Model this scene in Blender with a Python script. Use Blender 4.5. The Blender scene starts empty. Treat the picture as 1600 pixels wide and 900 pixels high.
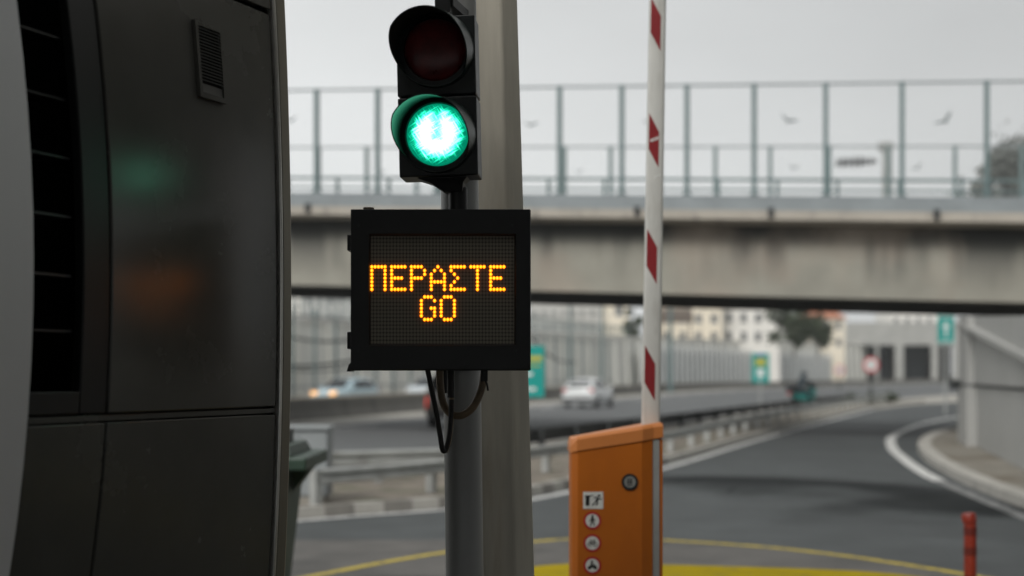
import bpy, bmesh, math, random
from mathutils import Vector, Matrix
random.seed(7)
R = math.radians
C = bpy.context.scene.collection
# ------------------------------------------------------------------ camera maths (metres; camera looks along +Y)
FP, CAMH, HY, CX = 2200.0, 1.7, 585.0, 800.0
def P(px, py, Y): return Vector(((px-CX)/FP*Y, Y, CAMH+(HY-py)/FP*Y))
def G(px, py, z=0.0):
    Y = (CAMH-z)*FP/(py-HY); return Vector(((px-CX)/FP*Y, Y, z))

# ------------------------------------------------------------------ materials
def mat(name, col, rough=.6, metal=0.0, var=.15, scale=6.0, bump=0.0, bscale=60.0, spec=.5, stretch=None, second=None, emit=None, estr=0, coat=0):
    m = bpy.data.materials.new(name); m.use_nodes = True
    nt = m.node_tree; N = nt.nodes; L = nt.links
    b = N['Principled BSDF']
    b.inputs['Roughness'].default_value = rough; b.inputs['Metallic'].default_value = metal
    b.inputs['Specular IOR Level'].default_value = spec; b.inputs['Coat Weight'].default_value = coat
    tc = N.new('ShaderNodeTexCoord'); mp = N.new('ShaderNodeMapping')
    if stretch: mp.inputs['Scale'].default_value = stretch
    L.new(tc.outputs['Object'], mp.inputs['Vector'])
    nz = N.new('ShaderNodeTexNoise'); nz.inputs['Scale'].default_value = scale; nz.inputs['Detail'].default_value = 6
    nz.inputs['Roughness'].default_value = .62
    L.new(mp.outputs['Vector'], nz.inputs['Vector'])
    rp = N.new('ShaderNodeValToRGB')
    c = Vector(col)
    lo = c*(1-var); hi = c*(1+var)
    if second: lo = Vector(second)
    rp.color_ramp.elements[0].position = .32; rp.color_ramp.elements[1].position = .68
    rp.color_ramp.elements[0].color = (*lo, 1); rp.color_ramp.elements[1].color = (*hi, 1)
    L.new(nz.outputs['Fac'], rp.inputs['Fac']); L.new(rp.outputs['Color'], b.inputs['Base Color'])
    rr = N.new('ShaderNodeMapRange'); rr.inputs['To Min'].default_value = max(.02, rough-.08); rr.inputs['To Max'].default_value = min(1, rough+.08)
    L.new(nz.outputs['Fac'], rr.inputs['Value']); L.new(rr.outputs['Result'], b.inputs['Roughness'])
    if bump:
        n2 = N.new('ShaderNodeTexNoise'); n2.inputs['Scale'].default_value = bscale; n2.inputs['Detail'].default_value = 4
        L.new(mp.outputs['Vector'], n2.inputs['Vector'])
        bp = N.new('ShaderNodeBump'); bp.inputs['Strength'].default_value = bump; bp.inputs['Distance'].default_value = .02
        L.new(n2.outputs['Fac'], bp.inputs['Height']); L.new(bp.outputs['Normal'], b.inputs['Normal'])
    if emit:
        b.inputs['Emission Color'].default_value = (*emit, 1); b.inputs['Emission Strength'].default_value = estr
    return m

def overlay(m, col, scale, lo, hi, stretch=(1,1,1), amount=1.0, zfade=None):
    """A second layer of stains or painted shade over a material's colour."""
    nt = m.node_tree; N = nt.nodes; L = nt.links; b = N['Principled BSDF']
    src = b.inputs['Base Color'].links[0].from_socket
    tc = N.new('ShaderNodeTexCoord'); mp = N.new('ShaderNodeMapping'); mp.inputs['Scale'].default_value = stretch
    L.new(tc.outputs['Object'], mp.inputs['Vector'])
    nz = N.new('ShaderNodeTexNoise'); nz.inputs['Scale'].default_value = scale; nz.inputs['Detail'].default_value = 5
    L.new(mp.outputs['Vector'], nz.inputs['Vector'])
    mr = N.new('ShaderNodeMapRange'); mr.inputs['From Min'].default_value = lo; mr.inputs['From Max'].default_value = hi
    mr.inputs['To Max'].default_value = amount
    L.new(nz.outputs['Fac'], mr.inputs['Value']); fac = mr.outputs['Result']
    if zfade:
        sp = N.new('ShaderNodeSeparateXYZ'); L.new(tc.outputs['Object'], sp.inputs['Vector'])
        zz = sp.outputs['Z']
        ma = N.new('ShaderNodeMath'); ma.operation = 'MULTIPLY_ADD'; ma.inputs[1].default_value = zfade[2]; L.new(sp.outputs['X'], ma.inputs[0]); L.new(zz, ma.inputs[2])
        m2 = N.new('ShaderNodeMapRange'); m2.inputs['From Min'].default_value = zfade[0]; m2.inputs['From Max'].default_value = zfade[1]
        L.new(ma.outputs[0], m2.inputs['Value'])
        mm = N.new('ShaderNodeMath'); mm.operation = 'MULTIPLY'; L.new(fac, mm.inputs[0]); L.new(m2.outputs['Result'], mm.inputs[1]); fac = mm.outputs[0]
    mx = N.new('ShaderNodeMix'); mx.data_type = 'RGBA'; L.new(fac, mx.inputs['Factor']); L.new(src, mx.inputs['A'])
    mx.inputs['B'].default_value = (*col, 1)
    L.new(mx.outputs['Result'], b.inputs['Base Color'])
    return m

M = {}
M['asphalt'] = overlay(mat('asphalt', (.062,.069,.07), .75, var=.22, scale=1.3, bump=.25, bscale=90), (.03,.033,.034), .35, .46, .74, (1,.55,1), .55)
M['highway'] = mat('highway', (.105,.11,.112), .8, var=.12, scale=.25, bump=.1, bscale=60, stretch=(1,.3,1))
M['lane_slab'] = overlay(mat('lane_slab', (.105,.1,.092), .8, var=.2, scale=2.2, bump=.25, bscale=80), (.04,.04,.038), .8, .5, .7, (1,1,1), .7)
M['dirt'] = overlay(mat('dirt', (.19,.165,.135), .9, var=.35, scale=3, bump=.6, bscale=14), (.11,.11,.07), 1.4, .52, .62)
M['ground'] = mat('ground', (.17,.165,.15), .9, var=.25, scale=.1)
M['white_paint'] = overlay(mat('white_paint', (.62,.62,.6), .6, var=.1, scale=5), (.16,.16,.155), 7, .52, .66, amount=.85)
M['yellow_paint'] = overlay(mat('yellow_paint', (.5,.38,.03), .55, var=.12, scale=6), (.1,.09,.05), 9, .5, .68, amount=.8)
M['yellow_kerb'] = overlay(mat('yellow_kerb', (.34,.255,.001), .85, spec=.12, var=.1, scale=4), (.2,.16,.03), 6, .55, .75, amount=.7)
M['concrete'] = mat('concrete', (.31,.295,.26), .85, var=.14, scale=1.6, bump=.15, bscale=30)
M['bridge'] = overlay(overlay(overlay(mat('bridge', (.262,.253,.215), .85, var=.14, scale=.8, bump=.15, bscale=20), (.04,.041,.039), .95, .47, .58, (1.0,1,.08), .78, (4.4,5.5,.0384)), (.03,.031,.03), .5, .2, .42, (1,1,.3), .95, (5.42,5.78,.0384)), (.37,.30,.24), .5, .55, .7, (.6,1,.5), .5)  # second overlay mixes stains with overhang shade painted under the slab
M['ledge'] = overlay(mat('ledge', (.36,.33,.285), .85, var=.1, scale=1.0), (.12,.12,.11), 2.2, .55, .7, (1,1,.5), .6)
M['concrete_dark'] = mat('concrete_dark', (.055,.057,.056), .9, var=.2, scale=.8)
M['abutment'] = overlay(mat('abutment', (.36,.36,.345), .85, var=.07, scale=.5, bump=.1, bscale=20), (.26,.255,.23), .5, .5, .8, (1,1,.5), .4)
M['steel_blue'] = mat('steel_blue', (.10,.15,.152), .5, var=.12, scale=5)
M['kerb_metal'] = mat('kerb_metal', (.21,.235,.245), .55, var=.12, scale=1.5)
M['galv'] = overlay(mat('galv', (.38,.39,.375), .5, metal=.25, var=.12, scale=4), (.2,.19,.17), 5, .55, .75, amount=.6)
M['rail_dark'] = mat('rail_dark', (.025,.028,.028), .6, var=.2, scale=4)
M['pole'] = overlay(mat('pole', (.56,.525,.44), .62, metal=0, var=.13, scale=4, stretch=(3,3,.35), bump=.04, bscale=40), (.40,.32,.22), 5, .55, .72, (2,2,.3), .5)
M['post_grey'] = overlay(mat('post_grey', (.38,.385,.375), .42, metal=.1, var=.08, scale=3, stretch=(2,2,.3)), (.2,.19,.16), 4, .58, .75, (1,1,.3), .4)
M['black_plastic'] = mat('black_plastic', (.012,.016,.016), .42, var=.25, scale=12)
M['black_metal'] = mat('black_metal', (.011,.012,.012), .45, var=.25, scale=14, bump=.03, bscale=120)
M['visor'] = mat('visor', (.016,.03,.026), .38, var=.2, scale=10)
M['red_lens'] = mat('red_lens', (.16,.012,.014), .3, var=.4, scale=18)
M['booth'] = overlay(mat('booth', (.100,.099,.088), .26, metal=0, var=.1, scale=3, spec=.42), (.075,.074,.066), 1.6, .45, .65, (1,1,.5), .6)
M['booth_dark'] = mat('booth_dark', (.006,.007,.007), .45, var=.2, scale=4)
M['booth_black'] = mat('booth_black', (.002,.002,.002), .6, var=.1, spec=.2)
M['booth_blade'] = mat('booth_blade', (.012,.012,.012), .4, var=.1)
M['vent_grey'] = mat('vent_grey', (.13,.13,.12), .4, var=.1)
M['trim_bead'] = mat('trim_bead', (.8,.79,.74), .3, metal=.8, var=.1)
M['booth_trim'] = mat('booth_trim', (.26,.245,.205), .42, metal=.8, var=.1, scale=3, stretch=(2,2,.3))
M['added_fin_grey'] = mat('added_fin_grey', (.88,.88,.88), .75, var=.01, scale=3)
M['orange'] = overlay(mat('orange', (.56,.145,.004), .5, var=.06, scale=3, bump=.02, bscale=90), (.42,.105,.006), 3, .5, .75, (2,2,.5), .5)
M['orange_lid'] = mat('orange_lid', (.70,.24,.06), .45, var=.06, scale=4)
M['slot_grey'] = mat('slot_grey', (.36,.37,.36), .5, var=.1)
M['boom_white'] = overlay(mat('boom_white', (.66,.66,.62), .4, var=.05, scale=6), (.4,.38,.33), 5, .52, .72, (3,3,.6), .5)
M['boom_red'] = mat('boom_red', (.27,.018,.022), .42, var=.1, scale=9)
M['sticker_white'] = mat('sticker_white', (.80,.81,.78), .5, var=.06, scale=20)
M['sticker_red'] = mat('sticker_red', (.5,.025,.025), .5, var=.08, scale=20)
M['ink'] = mat('ink', (.012,.014,.014), .5, var=.1)
M['rubber'] = mat('rubber', (.02,.018,.016), .6, var=.25, scale=20)
M['conduit'] = mat('conduit', (.22,.16,.095), .5, var=.3, scale=12)
M['bin_green'] = mat('bin_green', (.028,.055,.038), .5, var=.2, scale=6)
M['bin_lid'] = mat('bin_lid', (.06,.085,.068), .55, var=.15, scale=6)
M['cabinet_grey'] = mat('cabinet_grey', (.25,.27,.275), .5, var=.06, scale=3)
M['bollard'] = mat('bollard', (.20,.018,.007), .45, var=.1, scale=9)
M['sign_teal'] = mat('sign_teal', (.0,.29,.255), .5, var=.06, scale=3)
M['sign_yellow'] = mat('sign_yellow', (.45,.42,.05), .5, var=.05)
M['sign_white'] = mat('sign_white', (.75,.77,.75), .5, var=.04)
M['sign_red'] = mat('sign_red', (.5,.06,.07), .5, var=.05)
M['sign_back'] = mat('sign_back', (.22,.23,.23), .5, var=.1)
M['sign_blue'] = mat('sign_blue', (.03,.14,.35), .5, var=.06)
M['pale_wall'] = overlay(mat('pale_wall', (.84,.83,.77), .85, var=.07, scale=.3), (.52,.51,.46), .25, .5, .75, (1,1,.25), .5)
M['cream_wall'] = overlay(mat('cream_wall', (.52,.46,.37), .8, var=.08, scale=.8), (.3,.27,.22), .8, .55, .75, (1,1,.4), .6)
M['median_grey'] = overlay(mat('median_grey', (.135,.13,.118), .85, var=.12, scale=.8), (.07,.07,.065), .9, .5, .7, (1,1,.3), .7)
M['plaster_cream'] = mat('plaster_cream', (.78,.71,.58), .85, var=.08, scale=.4)
M['plaster_white'] = mat('plaster_white', (.78,.76,.71), .85, var=.07, scale=.4)
M['plaster_grey'] = mat('plaster_grey', (.48,.48,.46), .85, var=.1, scale=.4)
M['roof_tile'] = mat('roof_tile', (.42,.17,.10), .8, var=.2, scale=3)
M['win_dark'] = mat('win_dark', (.16,.165,.165), .3, var=.3, scale=2)
M['tunnel_dark'] = mat('tunnel_dark', (.012,.016,.019), .9, var=.2)
M['portal'] = mat('portal', (.36,.36,.34), .85, var=.12, scale=.4)
M['picket'] = mat('picket', (.85,.86,.84), .6, var=.1, scale=.6)
M['leaf_dark'] = mat('leaf_dark', (.045,.062,.03), .7, var=.5, scale=1.2)
M['leaf_hazed'] = mat('leaf_hazed', (.12,.13,.115), .7, var=.45, scale=1.2)  # haze fade of the distant tree is put into this pale leaf colour
M['bark'] = mat('bark', (.09,.075,.06), .9, var=.3, scale=5)
M['car_white'] = mat('car_white', (.66,.68,.68), .25, var=.03, coat=.5)
M['car_blue'] = mat('car_blue', (.38,.50,.55), .25, var=.05, coat=.5)
M['car_pale'] = mat('car_pale', (.5,.55,.58), .25, var=.05, coat=.5)
M['car_brown'] = mat('car_brown', (.06,.045,.034), .3, var=.1, coat=.4)
M['car_glass'] = mat('car_glass', (.012,.015,.017), .1, var=.1)
M['tyre'] = mat('tyre', (.015,.015,.015), .8, var=.2)
M['rim'] = mat('rim', (.35,.35,.36), .35, metal=.7, var=.1)
M['tail'] = mat('tail', (.4,.02,.015), .3, var=.1)
M['tail_lit'] = mat('tail_lit', (.4,.02,.015), .3, var=.1, emit=(1,.045,.02), estr=1.3)
M['head_lit'] = mat('head_lit', (.7,.6,.4), .3, var=.1, emit=(1,.42,.1), estr=1.2)
M['lamp_clear'] = mat('lamp_clear', (.6,.6,.58), .2, var=.1)
M['jacket'] = mat('jacket', (.02,.032,.04), .7, var=.25, scale=8)
M['helmet'] = mat('helmet', (.03,.045,.055), .25, var=.1)
M['skin'] = mat('skin', (.35,.21,.15), .6, var=.08)
M['moto_teal'] = mat('moto_teal', (.02,.20,.18), .35, var=.12)
M['moto_dark'] = mat('moto_dark', (.02,.022,.025), .45, var=.2)
M['cable'] = mat('cable', (.05,.052,.05), .6, var=.1)
M['bird_black'] = mat('bird_black', (.06,.085,.085), .6, var=.1)

def glass_mat():
    m = bpy.data.materials.new('clear_panel'); m.use_nodes = True
    nt = m.node_tree; N = nt.nodes; L = nt.links; N.clear()
    out = N.new('ShaderNodeOutputMaterial'); t = N.new('ShaderNodeBsdfTransparent'); d = N.new('ShaderNodeBsdfPrincipled')
    t.inputs['Color'].default_value = (1,1,1,1)
    d.inputs['Base Color'].default_value = (.75,.8,.79,1); d.inputs['Roughness'].default_value = .2
    nz = N.new('ShaderNodeTexNoise'); nz.inputs['Scale'].default_value = 1.2
    mr = N.new('ShaderNodeMapRange'); mr.inputs['To Min'].default_value = .0; mr.inputs['To Max'].default_value = .03
    L.new(nz.outputs['Fac'], mr.inputs['Value'])
    mx = N.new('ShaderNodeMixShader'); L.new(mr.outputs['Result'], mx.inputs['Fac']); L.new(t.outputs[0], mx.inputs[1]); L.new(d.outputs[0], mx.inputs[2])
    L.new(mx.outputs[0], out.inputs['Surface']); return m
M['clear_panel'] = glass_mat()

def green_lens():
    m = bpy.data.materials.new('green_lens'); m.use_nodes = True
    nt = m.node_tree; N = nt.nodes; L = nt.links; b = N['Principled BSDF']
    b.inputs['Base Color'].default_value = (0,.08,.05,1); b.inputs['Roughness'].default_value = .25
    tc = N.new('ShaderNodeTexCoord')
    sp = N.new('ShaderNodeSeparateXYZ'); L.new(tc.outputs['Object'], sp.inputs[0])
    # two streaky scratch fields, stretched along different directions in the plane of the lens
    def streak(ang, seed):
        mp = N.new('ShaderNodeMapping'); mp.inputs['Rotation'].default_value = (0, R(ang), 0); mp.inputs['Location'].default_value = (seed, 0, seed)
        L.new(tc.outputs['Object'], mp.inputs['Vector'])
        m2 = N.new('ShaderNodeMapping'); m2.inputs['Scale'].default_value = (18, 1, 190); L.new(mp.outputs[0], m2.inputs['Vector'])
        nz = N.new('ShaderNodeTexNoise'); nz.inputs['Scale'].default_value = 1; nz.inputs['Detail'].default_value = 3
        L.new(m2.outputs[0], nz.inputs['Vector']); return nz.outputs['Fac']
    mx = N.new('ShaderNodeMath'); mx.operation = 'MAXIMUM'
    L.new(streak(28, .3), mx.inputs[0]); L.new(streak(-58, 1.7), mx.inputs[1])
    sm = N.new('ShaderNodeMapRange'); sm.inputs['From Min'].default_value = .5; sm.inputs['From Max'].default_value = .78; L.new(mx.outputs[0], sm.inputs['Value'])
    # horseshoe of bright filament reflector: ring about the centre, open at the top
    ln = N.new('ShaderNodeVectorMath'); ln.operation = 'LENGTH'
    cb = N.new('ShaderNodeCombineXYZ'); L.new(sp.outputs['X'], cb.inputs[0]); L.new(sp.outputs['Z'], cb.inputs[1]); L.new(cb.outputs[0], ln.inputs[0])
    core = N.new('ShaderNodeMapRange'); core.interpolation_type = 'SMOOTHSTEP'
    core.inputs['From Min'].default_value = .090; core.inputs['From Max'].default_value = .040; L.new(ln.outputs['Value'], core.inputs['Value'])
    ax = N.new('ShaderNodeMath'); ax.operation = 'ABSOLUTE'; L.new(sp.outputs['X'], ax.inputs[0])
    nx = N.new('ShaderNodeMapRange'); nx.interpolation_type = 'SMOOTHSTEP'; nx.inputs['From Min'].default_value = .0; nx.inputs['From Max'].default_value = .034; nx.inputs['To Min'].default_value = .42; L.new(ax.outputs[0], nx.inputs['Value'])
    nzz = N.new('ShaderNodeMapRange'); nzz.interpolation_type = 'SMOOTHSTEP'; nzz.inputs['From Min'].default_value = .0; nzz.inputs['From Max'].default_value = -.03; L.new(sp.outputs['Z'], nzz.inputs['Value'])
    notch = N.new('ShaderNodeMath'); notch.operation = 'MAXIMUM'; L.new(nx.outputs[0], notch.inputs[0]); L.new(nzz.outputs[0], notch.inputs[1])
    c2 = N.new('ShaderNodeMath'); c2.operation = 'MULTIPLY'; L.new(core.outputs[0], c2.inputs[0]); L.new(notch.outputs[0], c2.inputs[1])
    st = N.new('ShaderNodeMath'); st.operation = 'MULTIPLY_ADD'; st.inputs[1].default_value = 1.15; L.new(c2.outputs[0], st.inputs[0])
    ed = N.new('ShaderNodeMapRange'); ed.interpolation_type = 'SMOOTHSTEP'; ed.inputs['From Min'].default_value = .101; ed.inputs['From Max'].default_value = .074
    L.new(ln.outputs['Value'], ed.inputs['Value'])
    s2 = N.new('ShaderNodeMath'); s2.operation = 'MULTIPLY'; L.new(sm.outputs[0], s2.inputs[0]); L.new(ed.outputs[0], s2.inputs[1])
    s3 = N.new('ShaderNodeMath'); s3.operation = 'MULTIPLY'; s3.inputs[1].default_value = .9; L.new(s2.outputs[0], s3.inputs[0]); L.new(s3.outputs[0], st.inputs[2])
    cr = N.new('ShaderNodeValToRGB'); cr.color_ramp.elements[0].position = .0; cr.color_ramp.elements[0].color = (.0,.30,.16,1)
    cr.color_ramp.elements[1].position = 1.0; cr.color_ramp.elements[1].color = (.24,.97,.60,1)
    e2 = cr.color_ramp.elements.new(.35); e2.color = (.01,.62,.36,1)
    e3 = cr.color_ramp.elements.new(.7); e3.color = (.14,.90,.54,1)
    L.new(st.outputs[0], cr.inputs['Fac']); L.new(cr.outputs['Color'], b.inputs['Emission Color'])
    es = N.new('ShaderNodeMapRange'); es.inputs['To Min'].default_value = .75; es.inputs['To Max'].default_value = 4.6; L.new(st.outputs[0], es.inputs['Value'])
    L.new(es.outputs[0], b.inputs['Emission Strength']); return m
EM_GREEN = 1.0

def display_mat(pw, ph):
    m = bpy.data.materials.new('led_panel'); m.use_nodes = True
    nt = m.node_tree; N = nt.nodes; L = nt.links; b = N['Principled BSDF']
    b.inputs['Roughness'].default_value = .55
    tc = N.new('ShaderNodeTexCoord'); sp = N.new('ShaderNodeSeparateXYZ'); L.new(tc.outputs['Object'], sp.inputs[0])
    def cell(o, pitch):
        d = N.new('ShaderNodeMath'); d.operation = 'DIVIDE'; d.inputs[1].default_value = pitch; L.new(o, d.inputs[0])
        f = N.new('ShaderNodeMath'); f.operation = 'FRACT'; L.new(d.outputs[0], f.inputs[0])
        s = N.new('ShaderNodeMath'); s.operation = 'SUBTRACT'; s.inputs[1].default_value = .5; L.new(f.outputs[0], s.inputs[0]); return s.outputs[0]
    cb = N.new('ShaderNodeCombineXYZ'); L.new(cell(sp.outputs['X'], pw), cb.inputs[0]); L.new(cell(sp.outputs['Z'], ph), cb.inputs[1])
    ln = N.new('ShaderNodeVectorMath'); ln.operation = 'LENGTH'; L.new(cb.outputs[0], ln.inputs[0])
    mr = N.new('ShaderNodeMapRange'); mr.inputs['From Min'].default_value = .52; mr.inputs['From Max'].default_value = .36; L.new(ln.outputs['Value'], mr.inputs['Value'])
    mx = N.new('ShaderNodeMix'); mx.data_type = 'RGBA'; L.new(mr.outputs[0], mx.inputs['Factor'])
    mx.inputs['A'].default_value = (.062,.056,.043,1); mx.inputs['B'].default_value = (.24,.215,.165,1)
    L.new(mx.outputs['Result'], b.inputs['Base Color']); return m

# ------------------------------------------------------------------ mesh builder
class MB:
    def __init__(s): s.v = []; s.f = []; s.m = []
    def add(s, vs, fs, m=0):
        o = len(s.v); s.v += [Vector(v) for v in vs]; s.f += [[i+o for i in f] for f in fs]; s.m += [m]*len(fs); return s
    def box(s, x0, x1, y0, y1, z0, z1, m=0):
        return s.add([(x,y,z) for x in (x0,x1) for y in (y0,y1) for z in (z0,z1)], [(0,1,3,2),(4,6,7,5),(0,4,5,1),(2,3,7,6),(0,2,6,4),(1,5,7,3)], m)
    def bar(s, p, q, w, h, up=(0,0,1), m=0):
        p = Vector(p); q = Vector(q); d = (q-p).normalized(); up = Vector(up)
        a = d.cross(up).normalized()*w/2; b = a.cross(d).normalized()*h/2
        return s.add([p-a-b,p+a-b,p+a+b,p-a+b,q-a-b,q+a-b,q+a+b,q-a+b], [(0,1,2,3),(4,7,6,5),(0,4,5,1),(1,5,6,2),(2,6,7,3),(3,7,4,0)], m)
    def extr(s, pts, vec, m=0):
        n = len(pts); vec = Vector(vec); pts = [Vector(p) for p in pts]
        return s.add(pts+[p+vec for p in pts], [list(range(n)), list(range(2*n-1,n-1,-1))]+[(i,(i+1)%n,n+(i+1)%n,n+i) for i in range(n)], m)
    def loft(s, rings, closed=True, caps=True, m=0):
        n = len(rings[0]); o = []
        for r in rings: o += [Vector(p) for p in r]
        fs = []
        for k in range(len(rings)-1):
            for i in range(n if closed else n-1):
                j = (i+1) % n; fs.append((k*n+i, k*n+j, (k+1)*n+j, (k+1)*n+i))
        if caps and closed: fs += [list(range(n))[::-1], [(len(rings)-1)*n+i for i in range(n)]]
        return s.add(o, fs, m)
    def tube(s, pts, r, n=10, m=0, caps=True):
        pts = [Vector(p) for p in pts]; rings = []; prev = None
        for i, p in enumerate(pts):
            d = (pts[min(i+1,len(pts)-1)]-pts[max(i-1,0)]).normalized()
            if prev is None:
                a = d.orthogonal().normalized()
            else:
                a = (prev-d*prev.dot(d)).normalized()
            prev = a; b = d.cross(a); rr = r[i] if isinstance(r,(list,tuple)) else r
            rings.append([p+(a*math.cos(t)+b*math.sin(t))*rr for t in [2*math.pi*k/n for k in range(n)]])
        return s.loft(rings, True, caps, m)
    def disc(s, c, ax, r, h, n=24, m=0):
        c = Vector(c); ax = Vector(ax).normalized(); return s.tube([c, c+ax*h], r, n, m)
    def sphere(s, c, r, n=12, m=0, sz=1.0):
        c = Vector(c); rings = []
        for k in range(1, n):
            t = math.pi*k/n; rings.append([c+Vector((math.sin(t)*math.cos(2*math.pi*i/n), math.sin(t)*math.sin(2*math.pi*i/n), math.cos(t)*sz))*r for i in range(n)])
        return s.loft(rings, True, True, m)
    def build(s, name, mats, parent=None, smooth=False, bevel=0, local=False, origin=None):
        if not isinstance(mats, (list,tuple)): mats = [mats]
        o = Vector((0,0,0))
        if origin is not None: o = Vector(origin)
        elif parent is not None and not local: o = ORG.get(parent.name, o)
        me = bpy.data.meshes.new(name); me.from_pydata([v-o for v in s.v], [], s.f)
        for m in mats: me.materials.append(M[m] if isinstance(m,str) else m)
        for p, mi in zip(me.polygons, s.m): p.material_index = mi
        bm = bmesh.new(); bm.from_mesh(me); bmesh.ops.remove_doubles(bm, verts=bm.verts, dist=1e-5); bmesh.ops.recalc_face_normals(bm, faces=bm.faces)
        bm.to_mesh(me); bm.free()
        if smooth:
            for p in me.polygons: p.use_smooth = True
            me.set_sharp_from_angle(angle=R(smooth if smooth is not True else 40))
        ob = bpy.data.objects.new(name, me); C.objects.link(ob)
        if parent is not None:
            ob.parent = parent; ORG[ob.name] = ORG.get(parent.name, Vector((0,0,0)))
            if origin is not None: ob.location = o-ORG.get(parent.name, Vector((0,0,0)))
        elif origin is not None: ob.location = o; ORG[ob.name] = o
        if bevel:
            b = ob.modifiers.new('bevel', 'BEVEL'); b.width = bevel; b.segments = 2; b.limit_method = 'ANGLE'; b.angle_limit = R(40)
        return ob
ORG = {}
def thing(name, label, cat, loc=(0,0,0), rz=0, group=None):
    o = bpy.data.objects.new(name, None); C.objects.link(o); o.location = loc; o.rotation_euler = (0,0,rz); o.empty_display_size = .2
    o['label'] = label; o['category'] = cat
    if group: o['group'] = group
    ORG[o.name] = Vector(loc); return o
def tag(o, label, cat, group=None, kind=None):
    o['label'] = label; o['category'] = cat
    if group: o['group'] = group
    if kind: o['kind'] = kind
    return o
def struct(o): o['kind'] = 'structure'; return o
def copy_tree(o, parent=None):
    c = o.copy(); C.objects.link(c)
    if parent is not None: c.parent = parent
    ORG[c.name] = ORG.get(o.name, Vector((0,0,0)))
    for ch in list(o.children): copy_tree(ch, c)
    return c

def spline(pts, n=8):
    pts = [Vector(p) for p in pts]; out = []
    for i in range(len(pts)-1):
        p0 = pts[max(i-1,0)]; p1 = pts[i]; p2 = pts[i+1]; p3 = pts[min(i+2,len(pts)-1)]
        for k in range(n):
            t = k/n
            out.append(.5*((2*p1)+(-p0+p2)*t+(2*p0-5*p1+4*p2-p3)*t*t+(-p0+3*p1-3*p2+p3)*t**3))
    out.append(pts[-1]); return out
def offset(line, d):
    out = []
    for i, p in enumerate(line):
        t = line[min(i+1,len(line)-1)]-line[max(i-1,0)]; t.z = 0; t.normalize()
        out.append(p+Vector((t.y,-t.x,0))*d)       # positive d: to the right of travel
    return out
def ribbon(line, d0, d1, z0, z1=None):
    """Strip along a line between two offsets; a sheet when z1 is None, else a solid."""
    a = offset(line, d0); b = offset(line, d1); mb = MB(); n = len(a)
    if z1 is None:
        mb.add([(p.x,p.y,z0) for p in a]+[(p.x,p.y,z0) for p in b], [(i,i+1,n+i+1,n+i) for i in range(n-1)]); return mb
    mb.loft([[(p.x,p.y,z0),(p.x,p.y,z1),(q.x,q.y,z1),(q.x,q.y,z0)] for p, q in zip(a,b)]); return mb
def resample(line, step):
    out = [(line[0], (line[1]-line[0]).normalized())]; acc = 0
    for i in range(len(line)-1):
        d = line[i+1]-line[i]; L = d.length
        while acc+L >= step*len(out):
            t = (step*len(out)-acc)/L; out.append((line[i]+d*t, d.normalized()))
        acc += L
    return out

exec_order = []
# ================================================================== SETTING: ground and roads
mb = MB(); mb.add([(-1500,-300,-.03),(1500,-300,-.03),(1500,2500,-.03),(-1500,2500,-.03)], [(0,1,2,3)])
struct(mb.build('ground', 'ground'))
mb = MB(); nx, ny = 8, 16
xs = [-40+i*12 for i in range(9)]; ys = [-30+i*12.0 for i in range(13)]
mb.add([(x,y,0) for y in ys for x in xs], [(j*9+i, j*9+i+1, (j+1)*9+i+1, (j+1)*9+i) for j in range(12) for i in range(8)])
struct(mb.build('exit_road', 'asphalt'))
# the highway on the far side of the raised strip
front_rail = spline([(-2.32,17.0,0),(-.94,18.9,0),(.41,22.4,0),(3.16,28.4,0),(7.67,42.6,0),(17.85,71.4,0),(21.5,80,0)])
back_rail = spline([(-9,16.5,0),(-4.6,19.3,0),(-2,22,0),(.48,30.3,0),(4.76,41.9,0),(15.4,71.4,0),(19.8,81,0)])
median = spline([(-40,-20,0),(-21,18,0),(-7.7,53,0),(2.5,93,0),(27.8,170,0),(70,255,0),(92,300,0)])
hw = [(-60,-20,.004),(-30,-2,.004),(-14,14.5,.004)]+[(p.x,p.y,.004) for p in offset(back_rail,-.55)]+[(34,107,.004),(48,140,.004),(78,210,.004),(98,298,.004)]
far = [(p.x,p.y,.004) for p in offset(median,-16)]
mb = MB(); mb.add(hw+far[::-1], [list(range(len(hw)+len(far)))])
struct(mb.build('highway', 'highway'))
M['pale_strip'] = mat('pale_strip', (.34,.325,.29), .85, var=.15, scale=.5)
struct(ribbon(median, .32, 3.1, .0065).build('highway_shoulder', 'pale_strip'))
gp = [G(1366,640),G(1430,632),G(1520,627),G(1640,622),G(1640,613.5),G(1500,616),G(1420,622),G(1375,629)]
mb = MB(); mb.add([(p.x,p.y,.0085) for p in gp], [list(range(len(gp)))]); struct(mb.build('gore_pavement', 'pale_strip'))
# painted lines on the highway
struct(ribbon(median, 3.4, 3.62, .008).build('shoulder_marking', 'white_paint'))
ml = MB()
for p, d in resample(offset(median, 4.9), 9.0):
    q = p+d*4; s = Vector((d.y,-d.x,0))*.1
    ml.add([Vector((v.x,v.y,.008)) for v in (p-s,p+s,q+s,q-s)], [(0,1,2,3)])
struct(ml.build('lane_marking', 'white_paint'))
struct(ribbon(offset(back_rail,-1.3), -.1, .1, .008).build('highway_edge_marking', 'white_paint'))
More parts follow.
